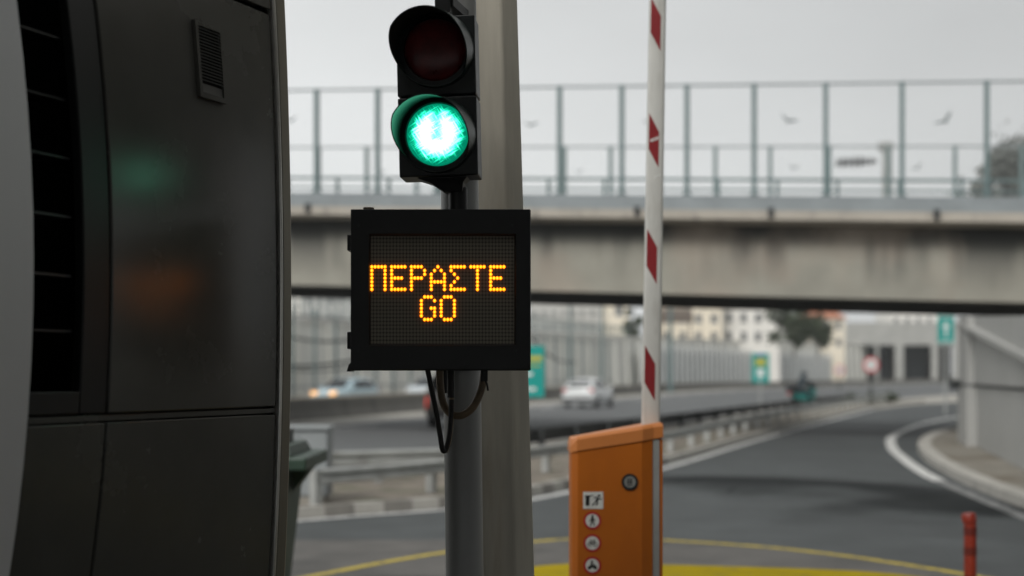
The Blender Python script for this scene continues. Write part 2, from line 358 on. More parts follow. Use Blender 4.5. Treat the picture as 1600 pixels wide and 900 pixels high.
# raised strip of dirt between the two guard rails
kerb_line = spline([(-16,6,0),(-6.5,12.2,0),(-2.75,16.3,0),(-.55,18.25,0),(.85,20.9,0),(3.0,26.8,0),(7.55,40.5,0),(19.6,74.5,0),(24.5,84,0)])
kl = offset(kerb_line, -.18)
poly = [(p.x,p.y) for p in kl]+[(25.2,86)]+[(p.x,p.y) for p in offset(back_rail,-.5)][::-1]+[(-20,10)]
mb = MB(); mb.extr([(x,y,-.02) for x,y in poly], (0,0,.14)); struct(mb.build('dirt_strip', 'dirt'))
kb = MB()
seg = resample(kerb_line, .42)
for i in range(len(seg)-1):
    p, d = seg[i]; q = seg[i+1][0]; s = Vector((d.y,-d.x,0))
    m = (0 if i % 2 else 1)
    kb.add([p-s*.19,q-s*.19,q,p,p-s*.19+Vector((0,0,.135)),q-s*.19+Vector((0,0,.135)),q-s*.02+Vector((0,0,.135)),p-s*.02+Vector((0,0,.135))],
           [(4,5,6,7),(3,2,6,7),(0,1,5,4)], m if i < 70 else 0)
M['kerb_pale'] = overlay(mat('kerb_pale', (.40,.385,.35), .85, var=.12, scale=3), (.16,.155,.14), 3, .52, .68, amount=.7)
M['kerb_black'] = overlay(mat('kerb_black', (.20,.19,.17), .85, var=.2, scale=3), (.25,.24,.22), 5, .55, .7, amount=.6)
struct(kb.build('kerb', ['kerb_pale','kerb_black']))
struct(ribbon(offset(kerb_line,.12), 0, .17, .008).build('edge_marking', 'white_paint'))
# curved white line round the abutment pavement and its kerb
cl = spline([(5.2,11.0,0),(5.75,14.2,0),(6.1,16.8,0),(6.45,19.7,0),(6.95,23.4,0),(7.75,27.7,0),(9.0,33.4,0),(11.0,40.2,0),(15.5,51.5,0),(22,63,0),(34,80,0)])
M['worn_paint'] = overlay(mat('worn_paint', (.24,.24,.235), .7, var=.2, scale=5), (.09,.095,.095), 4, .42, .6, amount=.9)
struct(ribbon([p for p in cl if p.y > 22.4], -.12, .12, .008).build('curve_marking', 'white_paint'))
struct(ribbon([p for p in cl if p.y < 23.2], -.1, .1, .006).build('worn_curve_marking', 'worn_paint'))
isl = spline([(6.3,11.5,0),(6.5,16.6,0),(6.95,20.7,0),(7.5,24,0),(8.25,27.7,0),(9.5,32.5,0),(11.3,37.5,0),(13.8,42.6,0),(20,52,0),(32,64,0)])
mb = ribbon(isl, -.12, .16, -.02, .15); struct(mb.build('pavement_kerb', 'kerb_pale'))
M['pavement'] = overlay(mat('pavement', (.20,.185,.155), .9, var=.2, scale=1.2, bump=.2, bscale=30), (.10,.075,.045), .7, .5, .65, amount=.7)
ip = [(p.x,p.y,-.02) for p in offset(isl,.16)]
mb = MB(); mb.extr(ip+[(60,64,-.02),(60,11.5,-.02)], (0,0,.158)); struct(mb.build('pavement', 'pavement'))
def add_dark_band():  # soft-edged dark band laid across the asphalt
    m = bpy.data.materials.new('dark_band'); m.use_nodes = True; nt = m.node_tree; N = nt.nodes; L = nt.links; b = N['Principled BSDF']
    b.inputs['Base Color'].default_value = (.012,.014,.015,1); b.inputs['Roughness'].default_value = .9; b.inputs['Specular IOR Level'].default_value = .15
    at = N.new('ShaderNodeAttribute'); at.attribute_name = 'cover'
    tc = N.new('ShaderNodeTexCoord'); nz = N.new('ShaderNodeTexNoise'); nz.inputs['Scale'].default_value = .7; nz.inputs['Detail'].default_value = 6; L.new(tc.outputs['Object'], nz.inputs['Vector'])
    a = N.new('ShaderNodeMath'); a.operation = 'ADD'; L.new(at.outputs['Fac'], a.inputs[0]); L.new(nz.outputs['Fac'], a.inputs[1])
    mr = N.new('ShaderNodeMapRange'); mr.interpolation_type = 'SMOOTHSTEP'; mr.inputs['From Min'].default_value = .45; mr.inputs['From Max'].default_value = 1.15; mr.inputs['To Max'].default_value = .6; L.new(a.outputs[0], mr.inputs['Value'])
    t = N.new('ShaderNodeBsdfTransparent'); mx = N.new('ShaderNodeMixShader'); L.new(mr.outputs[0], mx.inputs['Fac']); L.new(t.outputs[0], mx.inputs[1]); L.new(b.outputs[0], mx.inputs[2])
    L.new(mx.outputs[0], N['Material Output'].inputs['Surface']); M['dark_band'] = m
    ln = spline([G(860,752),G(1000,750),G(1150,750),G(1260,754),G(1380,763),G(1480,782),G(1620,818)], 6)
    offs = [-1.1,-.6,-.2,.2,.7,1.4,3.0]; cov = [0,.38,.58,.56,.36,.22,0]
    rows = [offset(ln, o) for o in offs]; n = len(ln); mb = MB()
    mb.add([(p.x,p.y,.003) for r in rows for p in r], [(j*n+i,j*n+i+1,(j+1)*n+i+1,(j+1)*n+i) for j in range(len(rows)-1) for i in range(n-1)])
    me = bpy.data.meshes.new('road_dark_band'); me.from_pydata(mb.v, [], mb.f); me.materials.append(m)
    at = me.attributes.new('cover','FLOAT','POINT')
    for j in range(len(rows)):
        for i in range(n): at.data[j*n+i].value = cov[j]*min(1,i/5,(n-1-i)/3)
    o = bpy.data.objects.new('road_dark_band', me); C.objects.link(o); struct(o)
add_dark_band()
# lane slab behind the booth with its thin yellow line
yl = spline([(-3.4,9.2,0),(-2.3,10.8,0),(-1.58,11.99,0),(-1.15,12.7,0),(-.64,13.4,0),(0,14.1,0),(.75,14.52,0),(1.56,14.38,0),(2.77,13.55,0),(3.75,12.1,0),(4.6,10.2,0),(5.2,8,0)], 6)
edge = [p for p in yl if p.x > .55]
sl = [(-16,14.35,.004),(.4,14.45,.004)]+[(p.x+.05,p.y+.06,.004) for p in edge]+[(6,-10,.004),(-16,-10,.004)]
mb = MB(); mb.add(sl, [list(range(len(sl)))]); struct(mb.build('lane_slab', 'lane_slab'))
struct(ribbon(yl, -.06, .06, .008).build('yellow_marking', 'yellow_paint'))
# raised barrier island with a wide yellow nose
nose = spline([(-.5,5.0,0),(-.5,8.0,0),(-.47,9.7,0),(-.27,10.75,0),(.12,11.35,0),(.6,11.58,0),(1.25,11.5,0),(2.54,11.2,0),(3.1,10.85,0),(3.5,10.2,0),(3.75,8.5,0),(3.8,5.0,0)], 6)
mb = ribbon(nose, 0, .75, -.02, .15); struct(mb.build('island_kerb', 'yellow_kerb', bevel=.02))
ins = offset(nose, .75); mb = MB(); mb.extr([(p.x,p.y,-.02) for p in ins], (0,0,.166)); struct(mb.build('island_pavement', 'lane_slab'))

# ================================================================== BRIDGE
A = Vector((-6.07,38.7,0)); BR = math.atan2(-.247,.969)
br = thing('overpass', 'long stained concrete road bridge crossing the whole view behind the barrier', 'bridge', A, BR)
U0, U1 = -26.0, 34.0
def zs(u): return -.0384*u
def bprism(mb, sec, u0=U0, u1=U1, m=0, n=1):
    rings = []
    for k in range(n+1):
        u = u0+(u1-u0)*k/n; rings.append([(u,v,z+zs(u)) for v,z in sec])
    return mb.loft(rings, True, True, m)
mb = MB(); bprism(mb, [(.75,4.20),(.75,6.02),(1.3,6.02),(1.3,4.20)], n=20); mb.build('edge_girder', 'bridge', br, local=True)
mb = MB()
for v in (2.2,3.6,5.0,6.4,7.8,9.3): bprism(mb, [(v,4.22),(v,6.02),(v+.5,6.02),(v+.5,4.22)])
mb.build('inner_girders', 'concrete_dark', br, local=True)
mb = MB(); bprism(mb, [(0,6.1),(0,6.33),(10.3,6.33),(10.3,6.1),(9.8,6.025),(.5,6.025)]); mb.build('deck_slab', 'ledge', br, local=True)
mb = MB(); bprism(mb, [(.12,6.333),(.12,6.72),(.42,6.76),(.42,6.333)]); mb.build('parapet_band', 'kerb_metal', br, local=True)
mb = MB(); bprism(mb, [(8.3,6.333),(8.3,6.95),(8.7,6.95),(8.7,6.333)]); mb.build('far_parapet', 'kerb_metal', br, local=True)
for u in (.5,5.0,9.6,13.0,17.0,21.5):
    mb = MB(); mb.box(u-.07,u+.07,-.08,.02,6.17+zs(u),6.40+zs(u)); mb.build('drain_spout', 'rail_dark', br, local=True)
# handrail
hr = thing('handrail', 'low grey tube handrail running along the bridge deck behind the tall screen', 'handrail', A, BR)
mb = MB(); mb.bar((U0,1.1,7.25+zs(U0)),(U1,1.1,7.25+zs(U1)),.06,.07); mb.bar((U0,1.1,6.98+zs(U0)),(U1,1.1,6.98+zs(U1)),.04,.05)
mb.build('rail', 'steel_blue', hr, local=True)
k = -24.0
while k < 33:
    u = .93+(k)*1.52*.5
    if -5 < u < 26:
        mb = MB(); mb.bar((u,1.1,6.335+zs(u)),(u,1.1,7.29+zs(u)),.08,.08,(0,1,0)); mb.build('post', 'steel_blue', hr, local=True)
    k += 2
def screen(name, label, us, v, z0, z1, w):
    t = thing(name, label, 'fence', A, BR)
    for u in us:
        mb = MB(); mb.bar((u,v,z0+zs(u)),(u,v,z1+zs(u)),w,w*1.1,(0,1,0)); mb.bar((u,v,z0+zs(u)),(u,v,z0+.03+zs(u)),w*2,w*2,(0,1,0))
        mb.build('post', 'steel_blue', t, local=True)
    mb = MB(); u0, u1 = us[0], us[-1]
    mb.bar((u0,v,z1-.03+zs(u0)),(u1,v,z1-.03+zs(u1)),.05,.055); mb.build('top_rail', 'kerb_metal', t, local=True)
    panes = []
    for a, b in zip(us[:-1], us[1:]):
        mb = MB(); a2, b2 = a+w/2+.003, b-w/2-.003
        mb.loft([[(a2,v-.008,z0+.02+zs(a2)),(a2,v+.008,z0+.02+zs(a2)),(a2,v+.008,z1-.07+zs(a2)),(a2,v-.008,z1-.07+zs(a2))],
                 [(b2,v-.008,z0+.02+zs(b2)),(b2,v+.008,z0+.02+zs(b2)),(b2,v+.008,z1-.07+zs(b2)),(b2,v-.008,z1-.07+zs(b2))]])
        panes.append((a, b, mb.build('clear_pane', 'clear_panel', t, local=True)))
    return t, panes
near_us = [-10.2,-8.4,-6.6,-4.8,-3.0,-1.15,.64,2.42,4.11,5.8,7.49,9.15,10.85,12.56,14.34,16.19,18.19,20.2,22.2,24.2,26.2]
far_us = [-9.6,-7.85,-6.1,-4.35,-2.65,-.92,.83,2.6,4.25,5.85,7.36,8.95,10.7,12.4,14.2,15.95,17.9,19.8,21.7,23.6]
scr, panes = screen('noise_screen', 'tall clear noise screen with teal steel posts and bird stickers on near bridge edge', near_us, .27, 6.74, 9.59, .115)
scr2, panes2 = screen('noise_screen', 'fainter clear screen with steel posts on the far bridge edge', far_us, 8.5, 6.96, 9.3, .115)
def bird(parent_pane, u, v, z, s, ang):
    # soaring silhouette: two long wings, body and tail
    pts = [(-.5,.16),(-.25,.10),(-.06,.02),(.0,.05),(.05,.03),(.2,.14),(.5,.22),(.27,.03),(.08,-.06),(.03,-.16),(-.04,-.16),(-.08,-.05),(-.3,.02)]
    ca, sa = math.cos(ang), math.sin(ang); mb = MB()
    mb.extr([(u+s*(x*ca-y*sa), v-.0115, z+s*(x*sa+y*ca)) for x,y in pts], (0,.003,0))
    return mb.build('bird_sticker', 'bird_black', parent_pane, local=True)
def pane_at(u, lst):
    for a, b, o in lst:
        if a < u < b: return o
def on_bridge(px, py, v):
    ox, oy = A.x+.247*v, A.y+.969*v; r = (px-CX)/FP
    u = (r*oy-ox)/(.969+.247*r); Y = oy-.247*u
    return u, CAMH+(HY-py)/FP*Y
for px, py, s, an in ((830,195,.42,-.1),(1232,188,.5,-.45),(1476,188,.55,.55),(455,188,.4,.1),(1017,190,.45,.2)):
    u, z = on_bridge(px, py, .27); bird(pane_at(u, panes), u, .27, z, s, an)
for px, py, s, an in ((1433,262,.4,.5),(1240,262,.35,-.3),(905,268,.3,.0),(596,268,.35,-.2)):
    u, z = on_bridge(px, py, 8.5); bird(pane_at(u, panes2), u, 8.5, z, s, an)
# scrawled tag on a far pane
u, z = on_bridge(1340, 253, 8.5); mb = MB(); x = u-.62
rnd = random.Random(3)
for i in range(7):
    w = .13; h = rnd.uniform(.22,.4)
    mb.tube([(x,8.486,z-h/2),(x+w*.3,8.486,z+h/2),(x+w*.6,8.486,z-h*.3),(x+w,8.486,z+h*.3),(x+w*1.25,8.486,z-.05)], .042, 5); x += .17
mb.build('graffiti', 'ink', pane_at(u, panes2), local=True)

# abutment at the right, with a lower wing wall
ab = thing('abutment', 'pale concrete bridge abutment with a groove and sloping wing wall beside the curved pavement', 'abutment', (10.4,32.6,.138))
d = Vector((7.75-10.3,21.3-32.5,0)).normalized(); nrm = Vector((-d.y,d.x,0))   # d runs towards the camera
if nrm.x < 0: nrm = -nrm
W0 = Vector((10.35,32.7,0))
def wallslab(mb, s0, s1, z0, t0, t1, off, th):
    a = W0+d*s0+nrm*off; b = W0+d*s1+nrm*off
    mb.loft([[(a.x,a.y,z0),(a.x,a.y,t0),((a+nrm*th).x,(a+nrm*th).y,t0),((a+nrm*th).x,(a+nrm*th).y,z0)],
             [(b.x,b.y,z0),(b.x,b.y,t1),((b+nrm*th).x,(b+nrm*th).y,t1),((b+nrm*th).x,(b+nrm*th).y,z0)]])
mb = MB(); wallslab(mb, 0, 2.2, .13, 1.43, 1.43, 0, 1.2); wallslab(mb, 2.2, 16, .13, 1.43, 1.43, .22, 1.0); mb.build('lower_wall', 'abutment', ab)
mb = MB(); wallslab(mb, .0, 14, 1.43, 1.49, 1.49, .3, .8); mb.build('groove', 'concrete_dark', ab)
mb = MB(); wallslab(mb, -.05, 2.2, 1.49, 3.04, 2.96, .02, .9); wallslab(mb, 2.2, 16, 1.49, 2.96, 2.42, .16, .8); mb.build('wing_wall', 'abutment', ab)
mb = MB(); wallslab(mb, -.05, 15.8, 3.15, 3.19, 1.60, .0, .32)
mb = MB()
a = W0+nrm*-.03; b = W0+d*15.9+nrm*.1
mb.loft([[(a.x,a.y,2.84),(a.x,a.y,2.92),((a+nrm*.23).x,(a+nrm*.23).y,2.96),((a+nrm*.23).x,(a+nrm*.23).y,2.80)],[(b.x,b.y,1.48),(b.x,b.y,1.60),((b+nrm*.23).x,(b+nrm*.23).y,1.60),((b+nrm*.23).x,(b+nrm*.23).y,1.48)]])
mb.build('coping', 'abutment', ab)
mb = MB(); c = P(1499,600,32.3); mb.box(c.x-.22,c.x+.12,c.y-.2,c.y+.1,c.z-.12,c.z+.1); tag(mb.build('floodlight', 'rail_dark', origin=c, bevel=.03), 'small dark box lamp on the groove at the corner of the abutment', 'lamp')
c = P(1597,541,24.0); mb = MB(); mb.box(c.x-.1,c.x+.2,c.y-.15,c.y+.1,c.z-.16,c.z+.14); mb.bar((c.x+.05,c.y+.05,c.z),(c.x+.5,c.y+.3,c.z-.05),.06,.06)
tag(mb.build('floodlight', 'rail_dark', origin=c, bevel=.03), 'dark box lamp high on the wing wall near the picture edge', 'lamp')

# ================================================================== TOLL CANOPY overhead (shades the foreground, out of frame)
cn = thing('toll_canopy', 'wide flat canopy roof over the toll lanes above the viewer', 'canopy', (0,-8,0))
mb = MB(); mb.box(-30,30,-45,2.2,5.0,5.8); mb.build('roof', 'concrete', cn)
mb = MB(); mb.box(3.4,30,2.203,12.1,5.0,5.8); mb.build('added_shade_slab', 'concrete', cn)  # unseen slab added to darken the road at lower right
for x in (-9,9):
    mb = MB(); mb.tube([(x,-9,0),(x,-9,5.0)], .3, 12); mb.build('column', 'concrete', cn)

# ================================================================== TOLL BOOTH
BW = Vector((-.743,4.70,0)); BD = Vector((.36,.933,0)).normalized(); BN = Vector((BD.y,-BD.x,0))
def bs(a, z): return -(.028+.075*a)*(z-1.98)**2
def bp(a, z, off=0.0): 
    p = BW-BD*a+BN*(bs(a,z)+off); return Vector((p.x,p.y,z))
bt = thing('toll_booth', 'dark metal toll booth with bowed side, black louvres and small vent beside the lane', 'toll booth', (BW.x-1,BW.y-.6,0))
def panel(name, a0, a1, z0, z1, off, m, th=.03, na=4, nz=26, parent=None, bev=.004):
    mb = MB(); n = na+1; vs = []; fs = []
    for L in (0,1):
        for j in range(nz+1):
            for i in range(n):
                vs.append(bp(a0+(a1-a0)*i/na, z0+(z1-z0)*j/nz, off-(th if L else 0)))
    k = n*(nz+1)
    for j in range(nz):
        for i in range(na):
            q = (j*n+i, j*n+i+1, (j+1)*n+i+1, (j+1)*n+i); fs.append(q); fs.append(tuple(k+x for x in q[::-1]))
    for j in range(nz):
        for i in (0, na): fs.append((j*n+i, (j+1)*n+i, k+(j+1)*n+i, k+j*n+i))
    for i in range(na):
        for j in (0, nz): fs.append((j*n+i, j*n+i+1, k+j*n+i+1, k+j*n+i))
    mb.add(vs, fs); return mb.build(name, m, parent or bt, smooth=35, bevel=bev)
SEAM = 1.583
panel('side_panel', .080, .944, SEAM+.012, 2.885, 0, 'booth', na=8)
panel('side_panel', .080, .944, .10, SEAM-.014, 0, 'booth', na=8)
panel('side_panel', .080, .944, 2.90, 3.4, .006, 'booth', nz=8)
panel('ledge_strip', .074, 1.25, SEAM-.010, SEAM+.007, -.006, 'booth', nz=2, bev=.002)
panel('side_panel', .952, 1.26, .10, SEAM-.014, 0, 'booth', na=4)
panel('louvre_frame', .950, 1.06, SEAM+.012, 3.4, -.004, 'booth_dark', na=3)
panel('louvre_frame', 1.06, 1.26, SEAM+.012, 1.655, -.004, 'booth_dark', nz=4)
panel('corner_trim', -.012, .056, .05, 3.4, .006, 'booth_trim', th=.05, na=4, bev=.012)
panel('trim_bead', .059, .072, .05, 3.4, .013, 'trim_bead', th=.03, na=2, bev=.005)
panel('added_fin', 1.262, 2.7, .05, 3.4, .003, 'added_fin_grey', na=8, th=.05)  # added panel standing in for flat grey of unknown origin beside the booth
panel('inner_wall', .0, 2.7, .05, 3.4, -.20, 'booth_black', na=4, th=.02, bev=0)
panel('backing', .0, .98, .05, 3.4, -.034, 'booth_black', na=4, th=.01, bev=0)
for z in (1.81,1.955,2.11,2.265,2.42,2.585,2.74,2.90,3.06):
    mb = MB(); n = 6
    ring = []
    for i in range(n+1):
        a = 1.075+(1.262-1.075)*i/n
        p0 = bp(a, z, -.03); p1 = bp(a, z+.006, -.03); p2 = bp(a, z+.012, -.15); p3 = bp(a, z+.006, -.15)
        ring.append([p0,p1,p2,p3])
    mb.loft(ring); mb.build('louvre', 'booth_blade', bt)
vt = MB()
V0, V1 = .372, .512
z0v, z1v = 2.535, 2.768
def vf(a0,a1,z0,z1,o0,o1):
    pts = []
    for o in (o0,o1): pts += [bp(a0,z0,o), bp(a1,z0,o), bp(a1,z1,o), bp(a0,z1,o)]
    return pts, [(0,1,2,3),(7,6,5,4),(0,4,5,1),(1,5,6,2),(2,6,7,3),(3,7,4,0)]
for q in ((V0,V0+.014,z0v,z1v),(V1-.014,V1,z0v,z1v),(V0+.014,V1-.014,z0v,z0v+.016),(V0+.014,V1-.014,z1v-.014,z1v)):
    vt.add(*vf(*q, .002, .014))
vo = vt.build('vent', 'booth', bt, bevel=.002)
mb = MB(); mb.add(*vf(V0+.012,V1-.012,z0v+.012,z1v-.012,.001,.003)); mb.build('vent_void', 'booth_black', vo)
mb = MB(); nsl = 17
for i in range(nsl):
    z = z0v+.052+(z1v-z0v-.075)*i/(nsl-1)
    a0, a1 = V0+.014, V1-.014
    pts = [bp(a0,z,.012),bp(a1,z,.012),bp(a1,z+.007,.004),bp(a0,z+.007,.004)]
    mb.extr(pts, BN*.0018)
mb.add(*vf(V0+.014,V1-.014,z0v+.016,z0v+.044,.004,.008))
mb.build('vent_slat', 'vent_grey', vo)
# booth body behind the skin
cs = []
for z in (.04, 1.0, 2.0, 3.42):
    o = BN*(bs(0,z)-.21); f = BW+o-BD*.01; g = BW+o-BD*2.7; cs.append([Vector((q.x,q.y,z)) for q in (f, g, g-BN*1.6, f-BN*1.6)])
mb = MB(); mb.loft(cs); mb.build('body', 'booth_dark', bt)
e0 = [bp(-.006,z,-.04) for z in [.05+i*.15 for i in range(23)]]
mb = MB(); mb.loft([[p, p+BD*.02, p+BD*.02-BN*1.7, p-BN*1.7] for p in e0]); mb.build('end_wall', 'booth_dark', bt)

# ================================================================== STEEL POLE
PY = 4.80
pl = thing('signal_post', 'round grey steel post carrying the traffic light and message sign', 'post', (P(726,900,PY).x, PY, 0))
mb = MB(); pts = []
for z in (.004,.5,1.0,1.5,2.0,2.5,2.96,3.0):
    py = HY-(z-CAMH)*FP/PY; pts.append(P(726-11.5*(900-py)/900, py, PY))
mb.tube(pts, 29.5/FP*PY, 40); mb.build('shaft', 'post_grey', pl, smooth=40)
mb = MB(); c = pts[0]; mb.tube([(c.x,c.y,.003),(c.x,c.y,.022)], .16, 24); mb.build('base_plate', 'post_grey', pl, smooth=40)
PY2 = 5.35
pl2 = thing('lighting_mast', 'tall faceted beige mast standing just behind the grey signal post', 'mast', (P(771,900,PY2).x, PY2, 0))
mb = MB(); rings = []
for z in [.004]+[i*.25 for i in range(1,34)]:
    py = HY-(z-CAMH)*FP/PY2; t = (900-py)/900
    rx = 835-27*t; hw = (65-9*t)/FP*PY2; c = P(rx, py, PY2); c.x -= hw*.97
    rings.append([(c.x+hw*math.sin(R(a)), PY2-hw*math.cos(R(a)), z) for a in (32,77,122,167,212,257,302,347)])
mb.loft(rings); mb.build('shaft', 'pole', pl2, bevel=.008)
mb = MB(); c = P(771,1300,PY2); mb.box(c.x-.25,c.x+.25,PY2-.25,PY2+.25,0.003,.03); mb.build('base_plate', 'pole', pl2)

# ================================================================== TRAFFIC LIGHT
TY = 4.52; pm = FP/TY
tc0 = P(682.5,150,TY)
tl = thing('traffic_light', 'black two-lamp traffic light with green lit and red dark, fixed to the pole', 'traffic light', tc0, 0)
tl.rotation_euler = (0, R(-1.4), R(-4.5))
def L_(mb, *a, **k): return mb.build(*a, local=True, **k)
hwid, hh = 62/pm, 125/pm
mb = MB(); mb.box(-hwid,hwid,0,.13,.003,hh); mb.box(-hwid,hwid,.0,.13,-hh,-.003); mb.box(-hwid+.01,hwid-.01,.012,.12,-.004,.004)
L_(mb, 'housing', 'black_plastic', tl, bevel=.008)
def visor(z, name):
    mb = MB(); n = 48; r = .124; rings_o = []; 
    prof = []
    for i in range(n):
        t = 2*math.pi*i/n; s = math.sin(t)
        ln = .022+.135*max(0,min(1,(s+.62)/1.1))**.8
        prof.append((t, ln))
    A0 = [(r*math.cos(t), .0, z+r*math.sin(t)) for t,l in prof]
    A1 = [(r*.975*math.cos(t)-l*.10, -l, z-l*.10+r*.965*math.sin(t)) for t,l in prof]
    B1 = [(r*.945*math.cos(t)-l*.10, -l, z-l*.10+r*.935*math.sin(t)) for t,l in prof]
    B0 = [((r-.005)*math.cos(t), -.002, z+(r-.005)*math.sin(t)) for t,l in prof]
    mb.loft([A0,A1,B1,B0], True, False)
    return L_(mb, name, 'visor', tl, smooth=50)
def dome(zc, r, h, n=40, rings=8):
    mb = MB(); rr = []
    for k in range(rings+1):
        f = k/rings; rad = r*math.cos(f*math.pi/2*.97); rr.append([(rad*math.cos(2*math.pi*i/n), -h*math.sin(f*math.pi/2)-.004, zc+rad*math.sin(2*math.pi*i/n)) for i in range(n)])
    mb.loft(rr); return mb
zr, zg = (150-78)/pm, (150-211)/pm
for z, nm in ((zr,'red'),(zg,'green')):
    visor(z, 'visor')
    mb = MB(); n = 40   # dark bezel ring round the lens
    rr = []
    for rad, y in ((.123,-.001),(.123,-.012),(.103,-.016),(.1,-.003)):
        rr.append([(rad*math.cos(2*math.pi*i/n), y, z+rad*math.sin(2*math.pi*i/n)) for i in range(n)])
    mb.loft(rr, True, False); L_(mb, 'bezel', 'black_plastic', tl, smooth=40)
    if nm == 'red':
        o = L_(dome(z, .1005, .022), 'red_lens', 'red_lens', tl, smooth=60); o['label'] = 'dark unlit red lens'
    else:
        o = dome(0, .1005, .022).build('green_lens', green_lens(), tl, smooth=60, local=True); o.location = (0,0,z); o['label'] = 'brightly lit green lens'
mb = MB(); mb.box(-.03,.05,.03,.11,hh,hh+.02); mb.box(-.005,.045,.04,.10,hh+.02,hh+.2); L_(mb, 'top_bracket', 'black_metal', tl, bevel=.004)
mb = MB()
mb.loft([[(-.075,.02,-hh-.001),(.09,.02,-hh-.001),(.09,.115,-hh-.001),(-.075,.115,-hh-.001)],[(-.03,.03,-hh-.018),(.075,.03,-hh-.018),(.075,.1,-hh-.018),(-.03,.1,-hh-.018)],[(.01,.04,-hh-.046),(.07,.04,-hh-.046),(.07,.1,-hh-.046),(.01,.1,-hh-.046)]])
L_(mb, 'bottom_bracket', 'black_metal', tl, bevel=.003)
mb = MB(); mb.tube([(.052,.078,-hh-.03),(.050,.078,-hh-.2)], .031, 16); L_(mb, 'support_tube', 'black_metal', tl, smooth=40)
# arms holding it to the pole
mb = MB(); mb.bar((.03,.06,hh+.06),(.06,.24,hh+.06),.05,.03); L_(mb, 'arm', 'black_metal', tl)

# ================================================================== MESSAGE SIGN
SY = 4.5; sm = FP/SY
def S(px, py, y=0.0): v = P(px, py, SY); return Vector((v.x, SY+y, v.z))
sc = S(688,453)
ms = thing('message_sign', 'square black message sign with amber dot letters reading ΠΕΡΑΣΤΕ GO', 'sign', S(688,578))
def frame(x0,x1,y0,y1,X0,X1,Y0,Y1): pass
l, r_, t_, b_ = S(547,0).x, S(829.5,0).x, S(0,326).z, S(0,579).z
dl, dr, dt, db = S(576.5,0).x, S(806,0).x, S(0,366).z, S(0,540).z
mb = MB(); mb.box(l,r_,SY+.016,SY+.14,b_,t_); mb.build('housing', 'black_metal', ms, bevel=.004)
mb = MB(); y0, y1 = SY-.002, SY+.0155
oq = [(l+.002,b_+.002),(r_-.002,b_+.002),(r_-.002,t_-.002),(l+.002,t_-.002)]; iq = [(dl,db),(dr,db),(dr,dt),(dl,dt)]
iq2 = [(dl+.006,db+.006),(dr-.006,db+.006),(dr-.006,dt-.006),(dl+.006,dt-.006)]
mb.loft([[(x,y1,z) for x,z in oq],[(x,y0,z) for x,z in oq],[(x,y0,z) for x,z in iq],[(x,y1-.002,z) for x,z in iq2]], True, False)
mb.build('bezel', 'black_metal', ms, bevel=.002)
PXP, PYP = 5.17/sm, 5.9/sm
mb = MB(); mb.box(dl+.001,dr-.001,SY+.0105,SY+.0152,db+.001,dt-.001)
first = S(580.5,416.5)          # centre of the first dot of the first letter
disp = mb.build('display', display_mat(PXP, PYP), ms, origin=(first.x-PXP/2, SY+.012, first.z-PYP/2))
FONT = {'Π':['11111','10001','10001','10001','10001','10001','10001'],'Ε':['11111','10000','10000','11110','10000','10000','11111'],
 'Ρ':['11110','10001','10001','11110','10000','10000','10000'],'Α':['00100','01010','10001','10001','11111','10001','10001'],
 'Σ':['11111','10000','01000','00100','01000','10000','11111'],'Τ':['11111','00100','00100','00100','00100','00100','00100'],
 'G':['01110','10001','10000','10011','10001','10001','01110'],'O':['01110','10001','10001','10001','10001','10001','01110']}
FONT['G'] = ['01110','10001','10000','10011','10001','10001','01110']
M['led'] = mat('led', (.5,.25,.02), .4, var=.02, emit=(1,.42,.016), estr=2.7)
M['led_rim'] = mat('led_rim', (.5,.2,.02), .4, var=.02, emit=(1,.20,.002), estr=2.2)
mb = MB()
def dots(text, col0, row0):
    for k, ch in enumerate(text):
        for r, row in enumerate(FONT[ch]):
            for c, bit in enumerate(row):
                if bit == '1':
                    x = first.x+(col0+k*6+c)*PXP; z = first.z-(row0+r)*PYP
                    n = 10; ra = PXP*.5; rb = PYP*.5
                    rr = []
                    for f, y in ((1.0,SY+.0104),(.94,SY+.0080),(.66,SY+.0062),(.35,SY+.0054),(.12,SY+.005)):
                        rr.append([(x+ra*f*math.cos(2*math.pi*i/n), y, z+rb*f*math.sin(2*math.pi*i/n)) for i in range(n)])
                    mb.loft(rr[:3], True, False, 1); mb.loft(rr[2:], True, True, 0)
dots('ΠΕΡΑΣΤΕ', 0, 0); dots('GO', 15, 8)
o = mb.build('lettering', ['led','led_rim'], ms, smooth=50); o['label'] = 'lit amber dot-matrix words'
for y0p, y1p in ((365,390),(518,545)):
    mb = MB(); a = S(540.5,y1p); b = S(549,y0p); mb.box(a.x,b.x,SY+.03,SY+.10,a.z,b.z); mb.build('hinge', 'black_metal', ms, bevel=.003)
mb = MB(); a = S(540.5,580.5); mb.extr([(a.x,SY+.02,a.z),(l,SY+.02,a.z),(l,SY+.02,S(0,566).z),(S(543.5,0).x,SY+.02,S(0,570).z)], (0,.1,0)); mb.build('mounting_lug', 'black_metal', ms)
mb = MB(); a = S(573,326); mb.disc((a.x,SY+.06,a.z-.002),(0,0,1),.018,.012,16); mb.build('cable_gland', 'conduit', ms, smooth=40)
for px, py in ((800,352),(806,548),(560,548),(560,352)):
    mb = MB(); a = S(px,py); mb.disc((a.x,SY-.0015,a.z),(0,-1,0),.0045,.002,12); mb.build('screw', 'rail_dark', ms)
mb = MB(); mb.bar((S(716,0).x,SY+.14,S(0,390).z),(S(720,0).x,SY+.26,S(0,390).z),.08,.05); mb.bar((S(716,0).x,SY+.14,S(0,520).z),(S(720,0).x,SY+.26,S(0,520).z),.08,.05)
mb.build('mounting_arm', 'black_metal', ms)
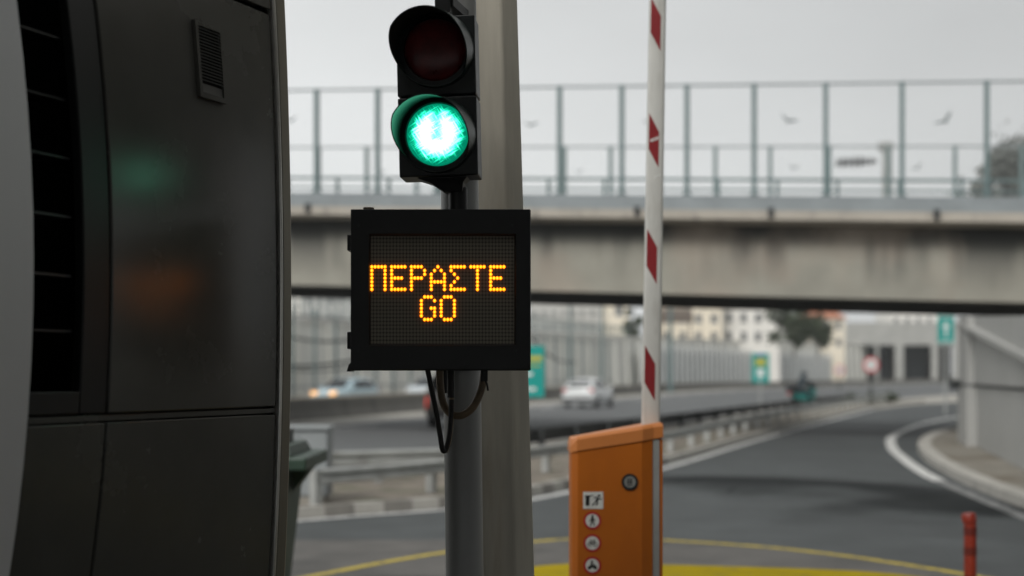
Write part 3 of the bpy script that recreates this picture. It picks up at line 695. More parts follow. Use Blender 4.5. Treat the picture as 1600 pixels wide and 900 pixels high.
# hoses hanging under the sign
def hose(pts, r, label, m, y=.08, ribs=False):
    w = spline([S(px,py,y+dy) for px,py,dy in pts], 10)
    mb = MB(); rad = [r*(1+.12*(i%2)) if ribs else r for i in range(len(w))]
    mb.tube(w, rad, 10); return tag(mb.build('hose', m, smooth=60, origin=w[0]), label, 'hose')
hose([(666,576,0),(672,605,0),(680,645,0),(686,680,0),(690,704,0),(695,704,.01),(700,685,.01),(703,655,.01),(704,625,.01)], .0085, 'thin dark hose hanging longest in a narrow loop under the sign', 'rubber', .06)
hose([(684,574,.02),(685,605,.02),(690,632,.02),(702,648,.0),(720,650,-.01),(738,637,-.01),(750,612,0),(755,588,0),(756,572,0)], .0125, 'thick brown hose curving across the pole below the sign', 'conduit', .10)
hose([(703,574,0),(703,600,0),(703,622,0)], .0115, 'short straight black sleeve under the middle of the sign', 'rubber', .07)
hose([(704,618,0),(704,640,0),(703,665,0),(700,690,0),(694,708,0)], .0078, 'ribbed tan hose coming out of the short black sleeve', 'conduit', .072, True)
w = [S(756,580,.09),S(757,592,.085),S(760,600,.08),S(762,611,.08)]
mb = MB(); mb.tube(spline(w,5), .0035, 6); mb.box(w[0].x-.011,w[0].x+.011,SY+.075,SY+.105,S(0,596).z,S(0,576).z)
tag(mb.build('cable_tie', 'rubber', origin=w[0]), 'black strap with loose tail round the top of the brown hose', 'cable tie')
mb = MB(); a = S(683,640); b = S(696,577); mb.box(a.x,b.x,SY+.13,SY+.17,a.z+.05,b.z); tag(mb.build('bracket', 'black_metal', origin=(a.x,SY+.15,b.z), bevel=.004), 'black steel bracket dropping beneath the sign beside the pole', 'bracket')

# ================================================================== BARRIER GATE
GY = 7.0; gm = FP/GY
def Bx(px): return (px-CX)/gm
def Bz(py): return CAMH+(HY-py)/gm
bg = thing('barrier_gate', 'orange toll barrier cabinet with raised red and white striped boom', 'barrier', (Bx(965),GY+.18,.15))
x0, x1, x2, x3, x4 = Bx(893.5), Bx(1003), Bx(1021), Bx(1031.5), Bx(1037)
zt = lambda x: Bz(683)+(Bz(661)-Bz(683))*(x-x0)/(x4-x0)
D = .36
# body: plan with chamfered right front corner, top cut on a slope
plan = [(x0,GY+.03),(x0+.03,GY),(x1,GY),(x2,GY+.03),(x2,GY+D),(x0,GY+D)]
mb = MB(); mb.loft([[(x,y,.152) for x,y in plan],[(x,y,zt(x)-.075) for x,y in plan]]); mb.build('cabinet', 'orange', bg, bevel=.004)
mb = MB(); mb.box(x2+.0005,x3,GY+.036,GY+D-.02,.152,zt(x2)-.078); mb.build('boom_slot', 'slot_grey', bg)
mb = MB(); mb.box(x3+.0005,x4,GY+.045,GY+D,.152,zt(x3)-.078); mb.build('side_panel', 'orange', bg, bevel=.003)
# lid
e = .006
lp = [(x0-e,GY+.03),(x0+.025,GY-e),(x1+.003,GY-e),(x2+.004,GY+.028),(x4+.002,GY+.033),(x4+.002,GY+D+e),(x0-e,GY+D+e)]
def lt(x): return zt(x)-.045*max(0,1-(x-x0+e)/.035)**2
xs_l = lp
mb = MB(); low = [(x,y,zt(x)-.0745-(.0 if x>x0+.02 else .008)) for x,y in lp]; hi = [(x,y,zt(x)-.016-(.03 if x<x0+.01 else 0)) for x,y in lp]
cxm, cym = (x0+x4)/2, GY+D/2
top = [(x+(cxm-x)*.03, y+(cym-y)*.07, zt(x)-(.012 if x<x0+.01 else 0)) for x,y in lp]
mb.loft([low,hi,top]); mb.build('lid', 'orange_lid', bg, bevel=.003)
# stickers on the front face
fy = GY-.0005
def rect(mb,px0,px1,py0,py1,dep,m=0,y=fy): mb.box(Bx(px0),Bx(px1),y-dep,y,Bz(py1),Bz(py0),m)
def circ(mb,px,py,rpx,dep,m=0,y=fy): mb.disc((Bx(px),y,Bz(py)),(0,-1,0),rpx/gm,dep,28,m)
def seg(mb,pts,wpx,dep,y,m=0):
    for (a,b),(c,d_) in zip(pts[:-1],pts[1:]):
        mb.bar((Bx(a),y-dep/2,Bz(b)),(Bx(c),y-dep/2,Bz(d_)),dep,wpx/gm,(0,0,1) if abs(b-d_)<abs(a-c) else (1,0,0),m) if False else mb.bar((Bx(a),y-dep/2,Bz(b)),(Bx(c),y-dep/2,Bz(d_)),wpx/gm,dep,(0,-1,0),m)
mb = MB(); rect(mb,911,942.5,768.5,795,.002); st = mb.build('sticker', 'sticker_white', bg); st['label'] = 'white warning plate with a black post and running figure'
mb = MB(); y = fy-.0021
rect(mb,915,921,775,790,.001,y=y); rect(mb,914,922,774,777,.0012,y=y)
mb.add(*(lambda b: (b.v,b.f))(MB()))
seg(mb,[(921,775),(927,773.5)],1.2,.001,y); circ(mb,936,774.5,2.1,.001,y=y)
seg(mb,[(935,777.5),(931.5,783)],3.6,.001,y); seg(mb,[(931.5,783),(934,786),(931,789.5)],1.8,.0009,y); seg(mb,[(931,783.5),(928,787),(925,789.5)],1.8,.0011,y)
seg(mb,[(934.5,778),(938,780.5),(940,778.5)],1.4,.0008,y); seg(mb,[(934,778),(930.5,776.5),(928,778.5)],1.4,.0012,y)
mb.build('pictogram', 'ink', st)
for py, kind, lab in ((813.5,'walk','round red-edged sticker of a walking figure'),(848.5,'bike','round red-edged sticker of a bicycle'),(883.5,'moto','round red-edged sticker of a motorcyclist'),(918,'cart','round red-edged sticker at the bottom')):
    cx = 925.5
    mb = MB(); circ(mb,cx,py,14.2,.0015); circ(mb,cx,py,10.6,.0022,1); st = mb.build('sticker', ['sticker_red','sticker_white'], bg); st['label'] = lab
    mb = MB(); y = fy-.0023
    if kind == 'walk':
        circ(mb,cx,py-7,1.9,.001,y=y); seg(mb,[(cx,py-4.8),(cx,py+1)],3.2,.001,y); seg(mb,[(cx,py+1),(cx-1.8,py+4),(cx-3.2,py+8)],1.7,.0009,y); seg(mb,[(cx+.3,py+1),(cx+2,py+4.2),(cx+3.4,py+7.6)],1.7,.0011,y)
        seg(mb,[(cx-.8,py-4),(cx-3.2,py-1),(cx-3.8,py+1.6)],1.2,.0008,y); seg(mb,[(cx+.8,py-4),(cx+3,py-1.3),(cx+4,py+.8)],1.2,.0012,y)
    elif kind == 'bike':
        for dx in (-4.6,4.6):
            seg(mb,[(cx+dx+3*math.cos(t*math.pi/5),py+2+3*math.sin(t*math.pi/5)) for t in range(11)],.9,.0009 if dx<0 else .001,y)
        seg(mb,[(cx-4.6,py+2),(cx-2,py-2.5),(cx+2.6,py-2.5),(cx+4.6,py+2)],.9,.0008,y); seg(mb,[(cx-2,py-2.5),(cx,py+2),(cx+2.6,py-2.5)],.9,.0011,y); seg(mb,[(cx-3.6,py-4.2),(cx-.8,py-4.2)],1.1,.0012,y); seg(mb,[(cx+2.6,py-2.5),(cx+2,py-5),(cx+4.4,py-5)],.9,.0013,y)
    else:
        for dx in (-4.6,4.8): circ(mb,cx+dx,py+3.4,2.6,.001,y=y)
        seg(mb,[(cx-4.5,py+1.5),(cx+1,py+2.2),(cx+4.6,py-.5)],3.2,.0012,y); seg(mb,[(cx-1,py-3),(cx-1.2,py+1)],3.2,.0009,y); circ(mb,cx-.6,py-5.6,2,.0011,y=y); seg(mb,[(cx-.8,py-3),(cx+2.6,py-1.2)],1.2,.0013,y)
    mb.build('pictogram', 'ink', st)
mb = MB(); circ(mb,984,753,13,.006,0); circ(mb,984,753,9,.0075,1); lk = mb.build('lock', ['ink','galv'], bg, smooth=40)
mb = MB(); y = fy-.0076
for i in range(3):
    rect(mb,980.2+i*2.7,982.0+i*2.7,750+(i%2),756-(i%2),.001,y=y)
rect(mb,979.6,988,748,749.2,.0008,y=y); rect(mb,979.6,987,757,758.2,.0009,y=y); mb.build('key_mark', 'ink', lk)
# boom
YB = GY+.17
bm_ = MB(); zb, zt2 = 1.25, 4.6
def bc(z): 
    py = HY-(z-CAMH)*FP/YB; return P(1016.5+(660-py)*.0165,0,YB).x
def bw(z): return (.0955-.0035*(z-1.3))/2
rings = []
for i in range(14):
    z = zb+(zt2-zb)*i/13; w = bw(z); c = bc(z); dd = .03
    ring = []
    for k in range(16):
        t = 2*math.pi*k/16; cc, ss = math.cos(t), math.sin(t)
        ring.append((c+w*math.copysign(abs(cc)**.55,cc), YB+dd*math.copysign(abs(ss)**.55,ss), z))
    rings.append(ring)
bm_.loft(rings); boom = bm_.build('boom', 'boom_white', bg, smooth=35)
mb = MB(); yfr = YB-.0302
fb = FP/YB
def bzz(py): return CAMH+(HY-py)/fb
for i in range(0,9):
    yl0, yl1 = 540-i*181.5, 597-i*181.5       # left edge top / bottom in the picture; the right edge sits lower by 28
    if i > 0: yl0 += (i-1)*1.5
    za, zb_, zc, zd = bzz(yl0), bzz(yl1), bzz(yl1+29), bzz(yl0+29)
    if za > 4.5: break
    mb = MB(); L = lambda z: bc(z)-bw(z)*.80; Rr = lambda z: bc(z)+bw(z)*.34
    mb.extr([(L(za),yfr-.0015,za),(L(zb_),yfr-.0015,zb_),(Rr(zc),yfr-.0015,zc),(Rr(zd),yfr-.0015,zd)], (0,.004,0)); mb.build('stripe', 'boom_red', boom)
mb = MB()
for i in range(5):
    z = bzz(222-i*1.0); x = bc(z)-bw(z)*.62+i*.0085; mb.box(x,x+.006,yfr-.003,yfr-.0015,z-.004-(i%2)*.003,z+.010)
for i in range(4):
    z = bzz(279-i*1.2); x = bc(z)-bw(z)*.1+i*.009; mb.box(x,x+.007,yfr-.001,yfr+.001,z-.002,z+.007)
mb.build('small_print', 'sticker_white', boom)

# ================================================================== ORANGE BOLLARD
b0 = P(1516,960,10.0); b0.z = .004
bo = thing('flexible_bollard', 'orange flexible lane bollard standing on the dark asphalt at bottom right', 'bollard', b0)
mb = MB(); x, y = b0.x, b0.y
mb.tube([(x,y,.03),(x,y,.66)], .043, 16); mb.build('post', 'bollard', bo, smooth=40)
mb = MB(); mb.tube([(x-.004,y,.655),(x-.012,y,.70),(x-.014,y,.715)], [.05,.052,.042], 16); mb.build('cap', 'bollard', bo, smooth=40)
M['bollard_band'] = mat('bollard_band', (.10,.011,.007), .4, var=.1)
for z in (.22,.42,.56):
    mb = MB(); mb.tube([(x,y,z),(x,y,z+.055)], .0455, 16); mb.build('band', 'bollard_band', bo, smooth=40)
mb = MB(); mb.tube([(x,y,.0),(x,y,.03)], [.12,.09], 20); mb.build('base', 'rubber', bo, smooth=40)

# ================================================================== GREEN BIN
bx0 = (497-CX)/FP*10.0
bn = thing('waste_container', 'dark green wheeled waste container poking out from behind the booth', 'bin', (bx0-.75,10.0,.0))
Yb = 10.0; pz = lambda py: CAMH+(HY-py)/FP*Yb; pxx = lambda px: (px-CX)/FP*Yb
mb = MB(); xr1, xr0 = pxx(459), pxx(438); xl = xr1-1.25
mb.loft([[(xl+.12,Yb-.42,.12),(xr0,Yb-.42,.12),(xr0,Yb+.42,.12),(xl+.12,Yb+.42,.12)],[(xl,Yb-.52,pz(732)),(xr1,Yb-.52,pz(732)),(xr1,Yb+.52,pz(732)),(xl,Yb+.52,pz(732))]])
mb.build('body', 'bin_green', bn, bevel=.02)
mb = MB(); mb.box(xl-.17,pxx(496),Yb-.55,Yb+.55,pz(728),pz(708)); mb.build('rim', 'bin_green', bn, bevel=.015)
mb = MB(); mb.extr([(pxx(459),Yb-.12,pz(731)),(pxx(491),Yb-.12,pz(728)),(pxx(462),Yb-.12,pz(766))], (0,.24,0)); mb.build('trunnion', 'bin_green', bn)
mb = MB(); mb.loft([[(xl-.1,Yb-.53,pz(708)),(pxx(471),Yb-.53,pz(708)),(pxx(471),Yb+.53,pz(708)),(xl-.1,Yb+.53,pz(708))],[(xl,Yb-.4,pz(691)),(pxx(466),Yb-.4,pz(691)),(pxx(466),Yb+.4,pz(691)),(xl,Yb+.4,pz(691))]]); mb.build('lid', 'bin_lid', bn, bevel=.012)
mb = MB(); mb.box(pxx(440),pxx(456),Yb-.1,Yb+.1,pz(691.5),pz(669)); mb.build('handle', 'black_plastic', bn, bevel=.01)
for sx in (xl+.2,xr0-.12):
    for sy in (-.34,.34):
        mb = MB(); mb.tube([(sx,Yb+sy-.03,.085),(sx,Yb+sy+.03,.085)], .085, 14); mb.build('wheel', 'tyre', bn, smooth=40)

# grey service cabinet
c0 = (-2.80,17.6,.12)
cb = thing('service_cabinet', 'pale grey roadside service cabinet at the left end of the guard rail', 'cabinet', c0)
mb = MB(); mb.box(-3.25,-2.27,17.3,17.85,.20,1.02); mb.build('body', 'cabinet_grey', cb, bevel=.015)
mb = MB(); mb.box(-3.28,-2.24,17.26,17.89,1.02,1.06); mb.build('lid', 'cabinet_grey', cb, bevel=.01)
mb = MB(); mb.box(-3.2,-2.32,17.33,17.82,.118,.20); mb.build('plinth', 'concrete', cb)
mb = MB(); mb.box(-3.2,-2.62,17.285,17.299,.26,.97); dr_ = mb.build('door', 'cabinet_grey', cb, bevel=.004)
mb = MB(); mb.box(-2.70,-2.67,17.265,17.285,.55,.67); mb.build('handle', 'black_plastic', dr_)

# ================================================================== GUARD RAILS
def guard_rail(name, label, line, zt, m, step, zg, side, bh=1.0):
    t = thing(name, label, 'guard rail', (line[0].x,line[0].y,zg))
    prof = [(0,0),(.05,-.03),(.05,-.09),(.0,-.13),(.0,-.17),(.05,-.21),(.05,-.27),(0,-.30)]
    prof = [(x,z*bh) for x,z in prof]
    prof2 = [(x-.008,z) for x,z in prof[::-1]]
    rings = []
    for i, p in enumerate(line):
        tt = line[min(i+1,len(line)-1)]-line[max(i-1,0)]; tt.normalize(); n = Vector((tt.y,-tt.x,0))*side
        rings.append([p+n*x+Vector((0,0,zt+z)) for x,z in prof+prof2])
    mb = MB(); mb.loft(rings); mb.build('beam', m, t)
    for p, d in resample(line, step):
        n = Vector((d.y,-d.x,0))*side; c = p-n*.075
        mb = MB(); mb.add([c+d*a+n*b+Vector((0,0,z)) for a in (-.055,.055) for b in (-.05,.06) for z in (zg-.05,zt-.02)], [(0,1,3,2),(4,6,7,5),(0,4,5,1),(2,3,7,6),(0,2,6,4),(1,5,7,3)])
        mb.build('post', m, t)
    return t
guard_rail('guard_rail', 'pale steel guard rail along the kerb of the curving exit road', front_rail, .56, 'galv', 2.2, .12, 1, .62)
left_rail = spline([(-3.6,19.6,0),(-2.45,20.2,0),(-1.0,21.0,0),(-.45,21.6,0)])
guard_rail('guard_rail', 'short pale steel guard rail standing behind the cabinet left of the grey post', left_rail, .60, 'galv', 1.9, .12, 1, .7)
guard_rail('guard_rail', 'dark steel guard rail seen from behind along the near edge of the highway', [p for p in back_rail if p.x > -1.1], .52, 'rail_dark', 2.6, .12, -1)

# ================================================================== HIGHWAY BARRIERS AND WALLS
def wall_along(name, label, cat, line, w0, w1, h, m):
    n = [(-w0/2,0),(-w0/2,.08),(-w1/2,h*.45),(-w1/2*.8,h),(w1/2*.8,h),(w1/2,h*.45),(w0/2,.08),(w0/2,0)]
    rings = []
    for i, p in enumerate(line):
        tt = line[min(i+1,len(line)-1)]-line[max(i-1,0)]; tt.normalize(); nn = Vector((tt.y,-tt.x,0))
        rings.append([p+nn*x+Vector((0,0,z)) for x,z in n])
    mb = MB(); mb.loft(rings); return tag(mb.build(name, m, origin=line[0]), label, cat)
wall_along('median_barrier', 'grey concrete median barrier between the two carriageways', 'barrier wall', median, .6, .3, .78, 'median_grey')
wall_along('parapet', 'cream concrete parapet just beyond the grey median barrier', 'parapet', offset(median,-3.0), .4, .34, .74, 'cream_wall')
rw_line = [p for p in offset(median,-14)]
rw = thing('retaining_wall', 'long pale concrete retaining wall beyond the highway', 'wall', tuple(rw_line[0]))
rings = []; n = len(rw_line)
heights = []
for i, p in enumerate(rw_line):
    Y = max(p.y,20); h = 4.6+ (Y-60)*.013; heights.append(h)
    tt = rw_line[min(i+1,n-1)]-rw_line[max(i-1,0)]; tt.normalize(); nn = Vector((-tt.y,tt.x,0))
    rings.append([p, p+nn*.35+Vector((0,0,h)), p+nn*1.2+Vector((0,0,h)), p+nn*1.2])
mb = MB(); mb.loft(rings); mb.build('wall_face', 'pale_wall', rw)
mb = MB(); rr2 = []
for (a,b,c,d_) , h in zip(rings, heights):
    o = (c-b).normalized(); rr2.append([b-o*.15, b-o*.15+Vector((0,0,.35)), c+Vector((0,0,.35)), c])
mb.loft(rr2); mb.build('coping', 'plaster_white', rw)
mb = MB()
for p, d_ in resample(rw_line, 5.0):
    nn = Vector((-d_.y,d_.x,0)); h = 4.6+(max(p.y,20)-60)*.013
    mb.add([p-nn*.22+d_*.3, p-nn*.22-d_*.3, p+nn*.3-d_*.3, p+nn*.3+d_*.3, p+nn*.12+d_*.25+Vector((0,0,h)), p+nn*.12-d_*.25+Vector((0,0,h)), p+nn*.4-d_*.25+Vector((0,0,h)), p+nn*.4+d_*.25+Vector((0,0,h))],
           [(0,1,5,4),(1,2,6,5),(2,3,7,6),(3,0,4,7)])
mb.build('buttress_ribs', 'pale_wall', rw)
# slatted screens on and before the wall
M['infill'] = mat('infill', (.22,.25,.25), .6, var=.15, scale=.4)
def slat_fence(name, label, line, z0, h, step, w, m, infill=None, each=False):
    t = thing(name, label, 'fence', (line[0].x,line[0].y,z0)); mb = MB()
    for p, d_ in resample(line, step):
        mb.add([p+d_*a+Vector((-d_.y,d_.x,0))*b+Vector((0,0,z)) for a in (-w/2,w/2) for b in (-.06,.06) for z in (z0,z0+h)], [(0,1,3,2),(4,6,7,5),(0,4,5,1),(2,3,7,6),(0,2,6,4),(1,5,7,3)])
        if each: mb.build('post', m, t); mb = MB()
    if not each: mb.build('pickets', m, t)
    mb = MB()
    for f in (.12,.92):
        for a, b in zip(line[:-1],line[1:]): mb.bar(a+Vector((0,.07,z0+h*f)), b+Vector((0,.07,z0+h*f)), .08, .14)
    mb.build('rails', 'galv', t)
    if infill:
        mb = ribbon(line, -.12, -.2, z0, z0+h*.85); mb.build('infill', infill, t)
    return t
seg1 = [p for p in offset(median,-12.5) if 172 < p.y < 275]
slat_fence('slatted_screen', 'white slatted screen standing along the far side of the highway', seg1, .4, 5.2, 2.2, 1.0, 'picket', 'infill')
seg3 = [p for p in offset(median,-12.6) if 60 < p.y < 171]
slat_fence('pole_fence', 'thin wide-spaced grey pole fence standing in front of the pale retaining wall', seg3, .3, 5.4, 3.4, .16, 'steel_blue', None, True)
seg2 = [p for p in offset(median,-17) if 88 < p.y < 190]
slat_fence('railing', 'grey upright railing on top of the retaining wall', seg2, 5.4, 2.6, 1.4, .22, 'steel_blue', None, True)

# tunnel portal
tp = thing('tunnel_portal', 'concrete tunnel portal with dark square openings at the end of the highway', 'tunnel', (80,292,0))
mb = MB(); Yt = 292
def X(px, Y): return (px-CX)/FP*Y
mb.box(X(1200,Yt),X(1640,Yt),Yt+.3,Yt+6,7.8,12.5)
edges = [(1324,1332),(1369,1373),(1399,1412),(1456,1466),(1491,1640)]
for a, b in edges: mb.box(X(a,Yt),X(b,Yt),Yt,Yt+.8,0,7.8)
mb.box(X(1200,Yt),X(1332,Yt),Yt+.1,Yt+6,0,7.8)
mb.build('facade', 'portal', tp)
for a, b in zip(edges[:-1], edges[1:]):
    mb = MB(); mb.box(X(a[1],Yt)+.003,X(b[0],Yt)-.003,Yt+5.5,Yt+5.9,0.02,7.79); mb.build('dark_fill', 'tunnel_dark', tp)  # near-black sheet paints the darkness inside the tunnel mouth
mb = MB(); mb.box(X(1330,Yt),X(1500,Yt),Yt+6.003,Yt+60,7.0,7.8); mb.box(X(1330,Yt),X(1335,Yt),Yt+6.003,Yt+60,0,7.0); mb.box(X(1495,Yt),X(1500,Yt),Yt+6.003,Yt+60,0,7.0); mb.box(X(1335,Yt),X(1495,Yt),Yt+58,Yt+60,0,7); mb.build('tunnel_lining', 'tunnel_dark', tp)

# ================================================================== BUILDINGS beyond the wall
def building(name, label, px0, px1, py_top, Y, m, nw, nf, roof=None, depth=14, rz=0.0, wins='win_dark'):
    xa, xb = X(px0,Y), X(px1,Y); zt_ = CAMH+(HY-py_top)/FP*Y
    t = thing(name, label, 'building', ((xa+xb)/2,Y,0)); mb = MB(); mb.box(xa,xb,Y,Y+depth,0,zt_); mb.build('walls', m, t)
    w = (xb-xa)/max(nw,1); z0 = 6.0; fh = (zt_-z0)/max(nf,1)
    for i in range(nw):
        for j in range(nf):
            cx, cz = xa+w*(i+.5), z0+fh*(j+.55); ww, wh = min(w*.42,1.5), min(fh*.5,1.7)
            mb = MB(); mb.box(cx-ww/2,cx+ww/2,Y-.06,Y-.003,cz-wh/2,cz+wh/2); wn = mb.build('window', wins, t)
            mb = MB(); mb.box(cx-ww/2-.12,cx+ww/2+.12,Y-.14,Y-.004,cz-wh/2-.16,cz-wh/2-.003); mb.build('sill', 'plaster_white', wn)
    if roof == 'tile':
        mb = MB(); ov = .5; mb.loft([[(xa-ov,Y-ov,zt_),(xb+ov,Y-ov,zt_),(xb+ov,Y+depth+ov,zt_),(xa-ov,Y+depth+ov,zt_)],[((xa+xb)/2-1,Y+depth/2-1,zt_+2.6),((xa+xb)/2+1,Y+depth/2-1,zt_+2.6),((xa+xb)/2+1,Y+depth/2+1,zt_+2.6),((xa+xb)/2-1,Y+depth/2+1,zt_+2.6)]]); mb.build('roof', 'roof_tile', t)
    else:
        mb = MB(); mb.box(xa-.3,xb+.3,Y-.3,Y+depth+.3,zt_,zt_+.5); mb.build('roof', m, t)
    return t
building('apartment_block', 'narrow cream building next to the boom with no windows on its end', 952, 982, 440, 205, 'plaster_cream', 1, 1)
building('apartment_block', 'wide cream building with windows seen under the bridge right of the boom', 1030, 1128, 430, 215, 'plaster_cream', 4, 4)
building('apartment_block', 'pale building with white walls joined to the wide cream building', 1128, 1218, 425, 219, 'plaster_white', 4, 4)
building('apartment_block', 'grey building with rows of dark windows directly right of the message sign', 828, 948, 440, 230, 'plaster_grey', 8, 5)
building('house', 'cream house with orange tiled roof beside the dark tree', 1262, 1320, 497, 262, 'plaster_cream', 3, 2, 'tile')
building('apartment_block', 'pale building with white walls above the tunnel portal', 1392, 1478, 470, 330, 'plaster_white', 5, 4)
building('apartment_block', 'grey building between the tiled house and the portal', 1322, 1392, 512, 320, 'plaster_grey', 4, 2)
building('apartment_block', 'pale building behind the booth and message sign at left', 380, 470, 440, 260, 'plaster_white', 5, 4)
building('apartment_block', 'grey building left of the message sign seen under the bridge', 474, 560, 452, 250, 'plaster_grey', 5, 3)
building('apartment_block', 'cream building hidden mostly by the message sign', 575, 815, 430, 255, 'plaster_cream', 8, 4)
# small terracotta awning on the wide cream building
mb = MB(); a = P(1030,493,203); b = P(1083,493,203); mb.extr([(a.x,203,a.z-1.0),(a.x,203,a.z+.3),(a.x,205,a.z+1.1),(a.x,205,a.z-1.0)], (b.x-a.x,0,0)); M['awning'] = mat('awning', (.13,.105,.085), .8, var=.2)
aw = thing('pergola', 'dark brown pergola roof in front of the wide cream building', 'pergola', (a.x,204,4.5))
mb.build('roof', 'awning', aw)
for xx in (a.x+.4,b.x-.4):
    mb = MB(); mb.box(xx-.12,xx+.12,203.4,203.65,4.5,a.z-1.0); mb.build('post', 'awning', aw)

# ================================================================== TREES
def leaves(mb, rnd, c, rad, n, s, clumps):
    cs = []
    for k in range(clumps):
        while True:
            q = Vector((rnd.uniform(-1,1),rnd.uniform(-1,1),rnd.uniform(-1,1)))
            if .25 < q.length < 1: break
        cs.append((Vector(c)+Vector((q.x*rad[0],q.y*rad[1],q.z*rad[2])), rnd.uniform(.16,.34)*min(rad)))
    for i in range(n):
        cc, cr = rnd.choice(cs); p = cc+Vector((rnd.gauss(0,1),rnd.gauss(0,1),rnd.gauss(0,.8)))*cr*.75
        a = Vector((rnd.gauss(0,1),rnd.gauss(0,1),rnd.gauss(0,1))).normalized(); b = a.orthogonal().normalized(); q = s*rnd.uniform(.6,1.4)
        e = a.cross(b); mb.add([p-b*q, p+e*q*.5, p+b*q, p-e*q*.5], [(0,1,2,3)])
def tree(name, label, base, h, rad, n, s, m, seed, clumps=26, group=None, lobes=None):
    rnd = random.Random(seed); t = thing(name, label, 'tree', base, 0, group); b = Vector(base); mb = MB()
    tw = h*.022
    top = b+Vector((rnd.uniform(-.3,.3),0,h*.72)); mb.tube(spline([b, b+Vector((.1,0,h*.3)), top],4), [tw*(1-.8*i/8) for i in range(9)], 8)
    for k in range(7):
        z = h*rnd.uniform(.3,.6); a = rnd.uniform(0,6.28); p = b+Vector((0,0,z))
        mb.tube([p, p+Vector((math.cos(a)*rad[0]*.4,math.sin(a)*rad[1]*.4,h*.12)), p+Vector((math.cos(a)*rad[0]*.75,math.sin(a)*rad[1]*.75,h*.3))], [tw*.5,tw*.3,tw*.08], 6)
    mb.build('trunk', 'bark', t, smooth=60)
    mb = MB()
    for (ox,oz,sc_,fr) in (lobes or [(0,0,1,1)]):
        leaves(mb, rnd, b+Vector((ox,0,h-rad[2]+oz)), [r*sc_ for r in rad], int(n*fr), s, clumps)
    mb.build('crown', m, t); return t
tb = P(1592,585,72); 
tree('tree', 'large hazy broadleaf tree standing behind the bridge at the far right', (tb.x,72,0), 15.2, (3.4,3,4.6), 6500, .17, 'leaf_hazed', 5, 40, None, [(.6,-.6,1,1),(-1.9,-2.4,.62,.5),(-.55,1.0,.40,.32),(2.6,.2,.8,.6)])
tree('tree', 'dense dark green tree in front of the tiled house', (X(1240,190),190,4), 7.6, (3.0,2.5,3.2), 2200, .34, 'leaf_dark', 11, 24)
tree('tree', 'second dark green tree touching the dense tree on its right', (X(1278,192),192,4), 5.8, (2.2,2,2.2), 1500, .3, 'leaf_dark', 12, 20)
tree('tree', 'slim dark green tree just left of the boom under the bridge', (X(988,185),185,4.5), 5.6, (1.35,1.3,2.5), 1200, .28, 'leaf_dark', 13, 16)
rnd = random.Random(21); mb = MB(); leaves(mb, rnd, (20.6,80.5,.35), (1.5,1.5,.45), 900, .09, 20); leaves(mb, rnd, (18.9,77.5,.25), (1.1,1.1,.3), 500, .09, 14)
tag(mb.build('shrub', 'leaf_dark', origin=(20,79.5,.12)), 'low dark shrub at the pointed end of the guard rail', 'shrub')

# ================================================================== POLES AND OVERHEAD CABLES
def post_lamp(px, Y, ztop, label, arm=0.0, r=.1, zb=0.0):
    x = X(px,Y); t = thing('street_lamp', label, 'street lamp', (x,Y,zb)); mb = MB(); mb.tube([(x,Y,zb),(x,Y,ztop)], [r,r*.6], 10); mb.build('post', 'steel_blue', t, smooth=40)
    mb = MB(); mb.tube([(x,Y,ztop-.02),(x+arm*.6,Y,ztop+.25),(x+arm,Y,ztop+.3)], r*.5, 8); mb.build('arm', 'steel_blue', t)
    mb = MB(); mb.box(x+arm-.1,x+arm+.6*math.copysign(1,arm),Y-.15,Y+.15,ztop+.24,ztop+.38); mb.build('lamp_head', 'galv', t); return t
post_lamp(891, 110, 9.5, 'slim grey lamp post nearest to the message sign under the bridge', 1.5, .13)
post_lamp(941, 125, 9.5, 'slim grey lamp post midway between the message sign and the boom', 1.5, .12)
post_lamp(1048, 130, 10.5, 'thick grey lamp post just right of the boom', -1.5, .24)
x_ = X(1386,44.0); cpo = thing('column', 'thick pale column standing on the bridge between the two screens', 'column', (x_,44.0,5.65))
mb = MB(); mb.tube([(x_,44,5.65),(x_,44,8.7)], [.17,.15], 14); mb.build('shaft', 'galv', cpo, smooth=40)
mb = MB(); mb.box(x_-.26,x_+.17,43.85,44.15,8.703,8.95); mb.build('cap', 'galv', cpo, bevel=.03)
for (pa, ya, pb, yb, lab, rr) in ((400,508,560,530,'topmost dark overhead cable crossing the pale wall at left',.09),(380,566,600,552,'thick overhead cable with sag crossing the pale wall at left',.10),(400,572,600,562,'lowest overhead cable crossing the pale wall at left',.055),(830,528,900,566,'thin overhead cable slanting down right of the message sign',.06)):
    a = P(pa,ya,84); b = P(pb,yb,92); w = [a.lerp(b,i/12)-Vector((0,0,.5*math.sin(math.pi*i/12))) for i in range(13)]
    mb = MB(); mb.tube(w, rr, 6); tag(mb.build('overhead_cable', 'cable', origin=w[0]), lab, 'cable')

